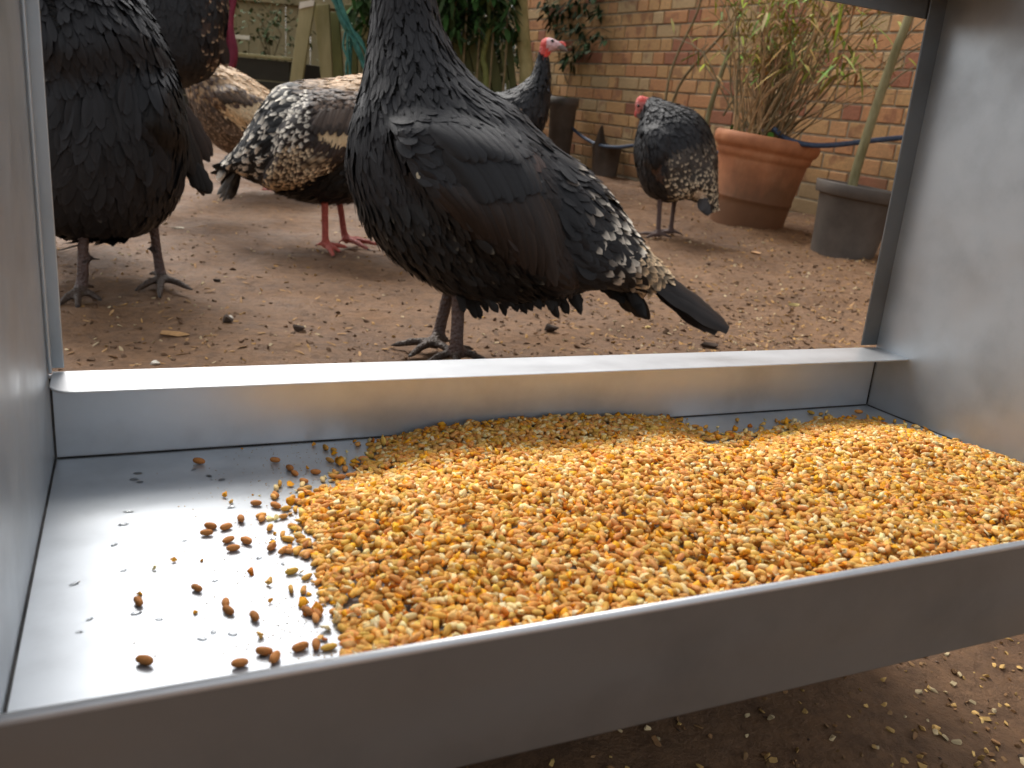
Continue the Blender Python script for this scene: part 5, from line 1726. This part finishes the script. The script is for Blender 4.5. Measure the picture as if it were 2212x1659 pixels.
# shrub growing in the bed
sp = at_y(585, 105, 6.0); 
t = empty('bed_shrub', (sp[0], 6.0, zt * .9), 'pale green shrub growing in the raised bed', 'shrub')
mb = MB()
for k in range(5):
    mb.tube([(0, 0, 0), (rg.gauss(0, .05), rg.gauss(0, .05), .2), (rg.gauss(0, .14), rg.gauss(0, .1), .42)], [.006, .004, .002], 5)
mb.build('stems', twig_m, t)
mb = MB()
for k in range(320):
    p = np.array([rg.gauss(0, .13), rg.gauss(0, .1), abs(rg.gauss(.24, .13))])
    blade(mb, p, (rg.gauss(0, 1), rg.gauss(0, 1), rg.gauss(.2, .6)), rg.uniform(.03, .06), rg.uniform(.008, .014), lin((84, rg.uniform(90, 104), 62)) * rg.uniform(.6, 1.0))
mb.build('foliage', leaf_m, t, kind='stuff', cols=True)
# white label on a stake in the bed
p = at_y(516, 80, 5.8)
t = empty('plant_label', (p[0], 5.8, zt * .9), 'small white plant label on a thin stake in the raised bed', 'plant label')
mb = MB(); mb.box((-.07, -.004, p[2] - zt * .9 - .012), (.07, .004, p[2] - zt * .9 + .012)); mb.build('tag', palew, t, bevel=.002)
mb = MB(); mb.tube([(.055, 0.006, -.05), (.055, .006, p[2] - zt * .9 + .005)], .005, 6); mb.build('stake', oldw, t)

# leaning mossy boards forming an A
def board(name, quad, Y, thick, mat, label, cat, Yb=None, end=None):
    """quad: picture corners top-left, top-right, bottom-right, bottom-left"""
    tl, tr, br, bl = [at_y(x, y, Y) for x, y in quad]
    def ext(a, b):
        d = b - a
        return b + d * ((0.0 - b[2]) / d[2]) if b[2] > 0 else b
    br, bl = ext(tr, br), ext(tl, bl)
    base = (br + bl) / 2
    t = empty(name, base, label, cat)
    back = np.array([0, thick, 0])
    V = [q - base for q in (tl, tr, br, bl)] + [q + back - base for q in (tl, tr, br, bl)]
    F = [(0, 3, 2, 1), (4, 5, 6, 7), (0, 1, 5, 4), (1, 2, 6, 5), (2, 3, 7, 6), (3, 0, 4, 7)]
    o = mesh_obj('plank', V, F, mat, t)
    m = o.modifiers.new('b', 'BEVEL'); m.width = .003; m.segments = 2
    if end:
        e0, e1 = tl + (bl - tl) * .0, tr
        f_ = end
        V = [q - base + np.array([0, -.004, 0]) for q in (tl - (bl - tl) * .004, tr - (br - tr) * .004, tr + (br - tr) * f_, tl + (bl - tl) * f_ * 1.3)]
        V += [q + np.array([0, .008, 0]) for q in V]
        V = [np.asarray(q) - np.array([0, .0045, 0]) for q in V]
        mesh_obj('cut_end', V, F, palew, t)
    return t
board('mossy_board', ((648, 6), (680, 2), (653, 171), (626, 171)), 4.9, .03, moss, 'mossy plank with pale top leaning left, half of an A shape', 'plank', end=.03)
board('mossy_board', ((676, 10), (710, 8), (718, 168), (693, 168)), 4.95, .03, moss, 'mossy plank leaning right, other half of the A shape', 'plank')
board('dark_board', ((709, 26), (731, 26), (742, 168), (719, 168)), 5.15, .03, mossd, 'dark green plank upright just right of the A shape', 'plank')
board('dark_board', ((744, 10), (770, 10), (772, 168), (748, 168)), 5.3, .03, mossd, 'dark plank upright behind the teal netting', 'plank')
board('mossy_board', ((779, 24), (803, 20), (800, 150), (782, 150)), 5.1, .03, moss, 'mossy upright plank beside the black turkey neck', 'plank')
board('pale_board', ((756, -10), (781, -10), (781, 58), (762, 58)), 5.5, .02, oldw, 'pale broken plank at the top behind the teal netting', 'plank')

# teal netting hanging across the boards
net_m = two_tone('teal_net', tuple(lin((36, 92, 84))), tuple(lin((66, 128, 116))), 50, 0.7, 0.3, 0.003)
t = empty('netting', at_y(760, 160, 4.75) * np.array([1, 1, 0]), 'bunched teal garden netting hanging across the mossy planks', 'netting')
ob = np.array(t.location)
for k in range(10):
    o_ = rg.uniform(-1, 1)
    mb = MB()
    P = [at_y(x + o_ * 8 + rg.gauss(0, 2.5), y, 4.75 + rg.uniform(-.03, .03)) - ob for x, y in ((718, -20), (733, 20), (748, 55), (766, 82), (782, 112), (792, 150))]
    mb.tube(catmull(P, 30), .009, 5); mb.build('strand', net_m, t, smooth=True)
for k in range(5):
    mb = MB()
    P = [at_y(x + rg.gauss(0, 4), y, 4.75 + rg.uniform(-.03, .03)) - ob for x, y in ((752, 60), (748, 100), (754, 140), (752, 175))]
    mb.tube(catmull(P, 16), .006, 5); mb.build('strand', net_m, t, smooth=True)

# maroon cloth strip behind the left turkeys
clo_m = two_tone('maroon_cloth', tuple(lin((104, 28, 52))), tuple(lin((130, 44, 68))), 14, 0.8, 0.3, 0.004)
pb = at_y(488, 150, 3.9)
t = empty('cloth_strip', (pb[0], 3.9, 0), 'maroon cloth strip hanging on a stake behind the left turkeys', 'cloth')
ob = np.array(t.location)
V, F = [], []
rows = 22
for i in range(rows):
    y = -60 + 250 * i / (rows - 1)
    for j in range(7):
        x = (474 + (492 - 474) * 0) + (34 + 6 * math.sin(i * .5)) * j / 6 - (10 if y > 110 else 0) * (y - 110) / 60
        V.append(at_y(x, y, 3.9 + .012 * math.sin(j * 1.9 + i * .15)) - ob)
for i in range(rows - 1):
    for j in range(6):
        a_ = i * 7 + j
        F.append((a_, a_ + 1, a_ + 8, a_ + 7))
o = mesh_obj('cloth', V, F, clo_m, t, True)
m = o.modifiers.new('s', 'SOLIDIFY'); m.thickness = .006
mb = MB(); px_ = at_y(496, 60, 3.94); mb.tube([(px_[0] - ob[0], .04, 0), (px_[0] - ob[0], .04, 1.25)], .012, 8); mb.build('stake', oldw, t, smooth=True)

# picket fence, mossy, leaning
pf = empty('picket_fence', at_y(1030, 190, 5.0) * np.array([1, 1, 0]), 'leaning mossy green picket fence in front of the dark bush', 'fence')
ob = np.array(pf.location)
pk = [(955, 52, 985, 150, 17), (985, 62, 1006, 170, 15), (1003, 66, 1024, 185, 13), (1022, 78, 1044, 190, 15), (1042, 80, 1058, 195, 12), (1060, 92, 1080, 198, 22), (1086, 94, 1101, 192, 7), (1100, 70, 1112, 195, 14), (925, 45, 955, 150, 16), (897, 40, 925, 150, 16), (868, 35, 895, 150, 16)]
for i, (x0, y0, x1, y1, wd) in enumerate(pk):
    Y = 5.0 + .02 * (i % 3)
    tl, bl = at_y(x0, y0, Y), at_y(x1, y1, Y)
    d = bl - tl; bot = tl + d * (tl[2] / -d[2])
    hw = wd / 2 / FPX * 5.2
    mb = MB()
    V = [tl + np.array([-hw, 0, -.05]), tl + np.array([0, 0, .02]), tl + np.array([hw, 0, -.05]), bot + np.array([hw, 0, 0]), bot + np.array([-hw, 0, 0])]
    V = [q - ob for q in V]; V += [q + np.array([0, .018, 0]) for q in V]
    F = [(4, 3, 2, 1, 0), (5, 6, 7, 8, 9)] + [(j, (j + 1) % 5, 5 + (j + 1) % 5, 5 + j) for j in range(5)]
    mb.add(V, F); mb.build('picket', mossd, pf, bevel=.002)
for zz in (.25, .55):
    mb = MB(); mb.box((at_y(860, 100, 5.09)[0] - ob[0], .075, zz), (at_y(1115, 100, 5.09)[0] - ob[0], .10, zz + .05)); mb.build('rail', mossd, pf)

# foliage hanging over the pickets
t = empty('overhanging_shrub', at_y(1000, 190, 4.85) * np.array([1, 1, 0]), 'loose dark green shrub hanging over the tops of the mossy pickets', 'shrub')
ob = np.array(t.location)
for k in range(8):
    x = 880 + 30 * k
    P = [np.array([at_y(x, 100, 4.85)[0] - ob[0], .06, 0]), at_y(x + 6, 60, 4.9) - ob, at_y(x + rg.uniform(-20, 25), -20, 4.9) - ob, at_y(x + rg.uniform(-30, 40), -90, 4.9) - ob]
    mb = MB(); mb.tube(catmull(P, 14), np.linspace(.007, .003, 14), 6); mb.build('stem', twig_m, t, smooth=True)
mb = MB()
for k in range(1500):
    x, y = rg.uniform(760, 1115), rg.uniform(-120, 95)
    if y > 40 and rg.random() < (y - 40) / 60: continue
    p = at_y(x, y, 4.9 + rg.uniform(-.12, .15)) - ob
    blade(mb, p, (rg.gauss(0, .7), rg.gauss(-.3, .5), rg.uniform(-1.0, .3)), rg.uniform(.05, .10), rg.uniform(.010, .018), lin((58, rg.uniform(72, 92), 44)) * rg.uniform(.5, 1.25), droop=.25)
mb.build('leaves', leaf_m, t, kind='stuff', cols=True)
# dark evergreen bush behind the pickets
bc = at_y(1010, 60, 5.9)
t = empty('evergreen_bush', (bc[0] - .18, 5.72, 0), 'dense dark evergreen bush behind the mossy pickets', 'bush')
for k in range(9):
    mb = MB(); a_ = rg.uniform(0, 6.28)
    mb.tube(catmull([(0, 0, 0), (.15 * math.cos(a_), .12 * math.sin(a_), .5), (.28 * math.cos(a_), .25 * math.sin(a_), 1.2), (.4 * math.cos(a_), .35 * math.sin(a_), 1.8)], 12), np.linspace(.02, .006, 12), 6)
    mb.build('limb', twig_m, t, smooth=True)
mb = MB()
for k in range(7000):
    a_ = rg.uniform(0, 6.28); q = rg.random() ** .45
    x, y = math.cos(a_) * q * .56, math.sin(a_) * q * .55
    z_ = rg.uniform(.15, 2.0)
    lump = .75 + .35 * mnoise.noise(Vector((x * 2.2, y * 2.2, z_ * 2.2)))
    x *= lump * 1.1; y *= lump
    d = np.array([x * .8 + rg.gauss(0, .5), y * .8 - .5 + rg.gauss(0, .5), rg.gauss(-.1, .5)])
    blade(mb, np.array([x, y, z_]), d, rg.uniform(.06, .11), rg.uniform(.014, .022), lin((48, rg.uniform(66, 84), 42)) * rg.uniform(.5, 1.2), droop=.2, n=3)
gl, nt, bs = new_mat('glossy_leaves')
a = N(nt, 'ShaderNodeAttribute', attribute_name='col'); nt.links.new(a.outputs['Color'], bs.inputs['Base Color'])
bs.inputs['Roughness'].default_value = .45; bs.inputs['Specular IOR Level'].default_value = .35
mb.build('crown', gl, t, kind='stuff', cols=True)
# thin bright-green stem in front of it
t = empty('green_stem', at_y(1052, 180, 4.9) * np.array([1, 1, 0]), 'thin bright green stem rising in front of the mossy pickets', 'plant')
ob = np.array(t.location)
P = [at_y(x, y, 4.9) - ob for x, y in ((1056, -40), (1056, 0), (1058, 50), (1052, 85), (1043, 128), (1050, 175))]
P.append(np.array([P[-1][0] + .02, 0, 0]))
mb = MB(); mb.tube(catmull(P[::-1], 30), np.linspace(.017, .012, 30), 8)
mb.build('stem', two_tone('green_stem', tuple(lin((92, 100, 44))), tuple(lin((122, 126, 66))), 20, .7, .2, .003), t, smooth=True)

# slim tree with pale mossy trunk where the wall begins
ty = 4.95
t = empty('slim_tree', at_y(1137, 182, ty) * np.array([1, 1, 0]), 'slim tree with pale mossy trunk standing at the start of the wall', 'tree')
ob = np.array(t.location)
P = [at_y(x, y, ty) - ob for x, y in ((1137, 182), (1133, 110), (1127, 30), (1124, -60), (1128, -200), (1122, -340))]
b0 = P[0].copy(); b0[2] = -.02
P = [b0] + P
mb = MB(); mb.tube(catmull(P, 40), np.linspace(.043, .028, 40), 12)
mb.build('trunk', two_tone('pale_bark', tuple(lin((122, 116, 66))), tuple(lin((172, 160, 112))), 12, .85, .4, .004, (1, 1, .5), bscale=60), t, smooth=True)
top = P[-1]
mbl = MB()
for k in range(12):
    a_ = k * 2.4; st_ = P[-1] + np.array([0, 0, -.12 * (k % 6)])
    d = np.array([math.cos(a_), math.sin(a_) * .8 - .1, .8])
    q = [st_, st_ + d * .3, st_ + d * .65 + np.array([0, 0, .12]), st_ + d * 1.0 + np.array([0, 0, .3])]
    mb = MB(); mb.tube(catmull(q, 10), np.linspace(.014, .004, 10), 6); mb.build('limb', bark_m, t, smooth=True)
    for j in range(90):
        p = q[1] + (q[3] - q[1]) * rg.random() + np.array([rg.gauss(0, .14), rg.gauss(0, .14), rg.gauss(0, .14)])
        blade(mbl, p, (rg.gauss(0, 1), rg.gauss(0, 1), rg.gauss(-.2, .6)), rg.uniform(.04, .07), rg.uniform(.012, .018), lin((84, rg.uniform(100, 118), 52)) * rg.uniform(.6, 1.2), n=3)
mbl.build('crown', leaf_m, t, kind='stuff', cols=True)

# hedge of trees beyond the fence (its mass shows in the steel and between the planks)
for i, (x, y, h, r_) in enumerate(((-4.6, 9.6, 3.0, 1.3), (-2.2, 10.2, 3.3, 1.4), (.3, 9.8, 3.1, 1.3))):
    t = empty('garden_tree', (x, y, 0), ('leafy tree beyond the left end of the wooden fence', 'leafy tree beyond the middle of the wooden fence', 'leafy tree beyond the fence near the brick wall')[i], 'tree')
    mb = MB(); mb.tube([(0, 0, 0), (.03, 0, h * .4), (0, .03, h * .7)], [.09, .07, .04], 8); mb.build('trunk', twig_m, t, smooth=True)
    mb = MB()
    for k in range(2600):
        v = np.array([rg.gauss(0, 1), rg.gauss(0, 1), rg.gauss(0, 1)]); v /= np.linalg.norm(v); v *= rg.random() ** .4
        p = np.array([v[0] * r_, v[1] * r_ * .8, h * .62 + v[2] * h * .36])
        p *= 1 + .15 * mnoise.noise(Vector(p * 1.5))
        blade(mb, p, (rg.gauss(0, 1), rg.gauss(0, 1), rg.gauss(0, .7)), rg.uniform(.09, .16), rg.uniform(.03, .05), lin((66, rg.uniform(78, 96), 48)) * rg.uniform(.6, 1.2), n=3)
    mb.build('crown', leaf_m, t, kind='stuff', cols=True)
# ================================================================ litter on the ground
def gz(x, y): return float(ground_h(np.array([x]), np.array([y]))[0])
rl = random.Random(77)
litter_m = vcol_mat('litter', .8, .3, .25, 120)
mb = MB()
clods = [chip_shape(100 + k) for k in range(8)]
def put(V, F, sc3, x, y, col, sink=.3, tilt=.4):
    R = rand_rot(rl, tilt)
    P = (V * np.asarray(sc3)) @ R.T
    z = gz(x, y) - P[:, 2].min() - sink * (P[:, 2].max() - P[:, 2].min())
    mb.add(P + np.array([x, y, z]), F, col)
def samp():
    """a ground point, picked evenly over the picture's ground area"""
    while True:
        x, y = rl.uniform(60, 2000), rl.uniform(330, 800)
        p = on_ground(x, y)
        if p[1] < 5.2 and p @ WN < WD - .05: return p[0], p[1], x, y
for k in range(6000):           # crumbs of soil
    x, y, px_, py_ = samp()
    dens = .22 + .78 * min(1, max(0, (px_ - 900) / 700))
    if rl.random() > dens: continue
    s_ = min(.011, abs(rl.gauss(.0022, .0024)) + .0016)
    put(*clods[rl.randrange(8)], (s_ * rl.uniform(.8, 1.5), s_, s_ * .8), x, y, lin((108, 82, 60)) * rl.uniform(.62, 1.15), .5)
for k in range(7500):           # spilt grain, chips of straw and husk
    x, y, px_, py_ = samp()
    dens = .16 + .84 * min(1, max(0, (px_ - 1100) / 500))
    if rl.random() > dens: continue
    if rl.random() < .6:
        s_ = rl.uniform(.0016, .0034) * (1 + .25 * y)
        put(*clods[rl.randrange(8)], (s_ * rl.uniform(1, 2), s_, s_ * .6), x, y, (lin((206, 160, 98)) if rl.random() < .6 else lin((214, 190, 150))) * rl.uniform(.5, .95), .25)
    else:
        s_ = rl.uniform(.003, .009)
        put(*clods[rl.randrange(8)], (s_ * 1.6, s_ * .5, s_ * .18), x, y, lin((178, 138, 92)) * rl.uniform(.55, 1.0), .1, .2)
for k in range(2600):           # under and in front of the feeder
    x, y = rl.uniform(-.15, .95), rl.uniform(-.05, .95)
    s_ = rl.uniform(.001, .0028)
    c = lin((150, 116, 78)) if rl.random() < .6 else (lin((222, 186, 116)) if rl.random() < .6 else lin((90, 72, 58)))
    put(*clods[rl.randrange(8)], (s_ * rl.uniform(1, 1.8), s_, s_ * .7), x, y, c * rl.uniform(.6, 1.05), .3)
for k in range(2600):           # grain spilt at the feeder's open right side
    x, y = .58 + rl.gauss(0, .20), .36 + rl.gauss(0, .16)
    s_ = rl.uniform(.0016, .0040)
    c = lin((222, 180, 110)) if rl.random() < .5 else (lin((150, 112, 74)) if rl.random() < .6 else lin((230, 206, 160)))
    put(*clods[rl.randrange(8)], (s_ * rl.uniform(1, 1.6), s_, s_ * .8), x, y, c * rl.uniform(.5, 1.0), .3)
o = mb.build('ground_litter', litter_m, kind='stuff', cols=True)
tag(o, 'crumbs of soil, straw and spilt grain over the bare ground', 'litter')
# single pieces one can pick out
def chunk(name, px_, py_, size, col, label, cat, flat=.35, seed=0, n=16):
    p = on_ground(px_, py_)
    r_ = random.Random(seed)
    bm = bmesh.new()
    for k in range(n):
        v = Vector((r_.gauss(0, 1), r_.gauss(0, 1), r_.gauss(0, 1))); v.normalize(); v *= r_.uniform(.6, 1.1)
        bm.verts.new((v.x * size[0], v.y * size[1], v.z * size[2]))
    bmesh.ops.convex_hull(bm, input=bm.verts)
    for v in [v for v in bm.verts if not v.link_faces]: bm.verts.remove(v)
    me = bpy.data.meshes.new(name); bm.to_mesh(me)
    zmin = min(v.co.z for v in bm.verts); bm.free()
    me.materials.append(litter_m)
    a = me.color_attributes.new('col', 'FLOAT_COLOR', 'POINT')
    cc = np.ones((len(me.vertices), 4), np.float32); cc[:, :3] = col
    cc[:, :3] *= np.array([r_.uniform(.8, 1.1) for _ in me.vertices])[:, None]
    a.data.foreach_set('color', cc.ravel())
    o = bpy.data.objects.new(name, me); C.objects.link(o)
    o.location = (p[0], p[1], gz(p[0], p[1]) - zmin * .8)
    tag(o, label, cat)
    return o
chunk('straw_flake', 372, 722, (.034, .014, .003), lin((170, 130, 84)), 'flat yellowish straw flake on the ground left of the middle turkey', 'straw', seed=1)
chunk('wood_chip', 383, 488, (.022, .012, .004), lin((226, 214, 190)), 'white wood chip on the ground just right of the left turkey', 'wood chip', seed=2)
chunk('pale_pebble', 335, 793, (.008, .007, .004), lin((222, 214, 198)), 'small white pebble right behind the lip near the left post', 'pebble', seed=3)
chunk('soil_clod', 490, 706, (.014, .011, .009), lin((72, 58, 46)), 'dark soil clod with a pale speck left of the middle feet', 'clod', seed=4)
chunk('pale_pebble', 497, 695, (.007, .006, .004), lin((226, 218, 204)), 'small white pebble touching the dark clod left of the middle feet', 'pebble', seed=5)
chunk('soil_clod', 646, 722, (.016, .011, .009), lin((66, 52, 42)), 'dark soil clod between the flake and the middle feet', 'clod', seed=6)
chunk('soil_clod', 1190, 711, (.017, .013, .011), lin((64, 52, 43)), 'dark soil clod under the middle turkey belly', 'clod', seed=7)
chunk('soil_clod', 1530, 745, (.022, .010, .008), lin((66, 52, 42)), 'long dark clod on the ground below the tail tip', 'clod', seed=8)
chunk('wood_chip', 1632, 551, (.024, .014, .006), lin((226, 178, 132)), 'pale orange wood chip in front of the terracotta pot', 'wood chip', seed=9)
chunk('wood_chip', 1718, 657, (.018, .009, .005), lin((206, 184, 122)), 'yellowish wood chip on the ground right of the tail tip', 'wood chip', seed=10)
chunk('maize_kernel', 1400, 702, (.007, .006, .004), lin((230, 200, 132)), 'single pale maize kernel on the ground near the undertail', 'maize', seed=11)
chunk('soil_clod', 468, 606, (.009, .008, .006), lin((60, 48, 40)), 'small dark clod in the bare ground right of the left turkey foot', 'clod', seed=12)
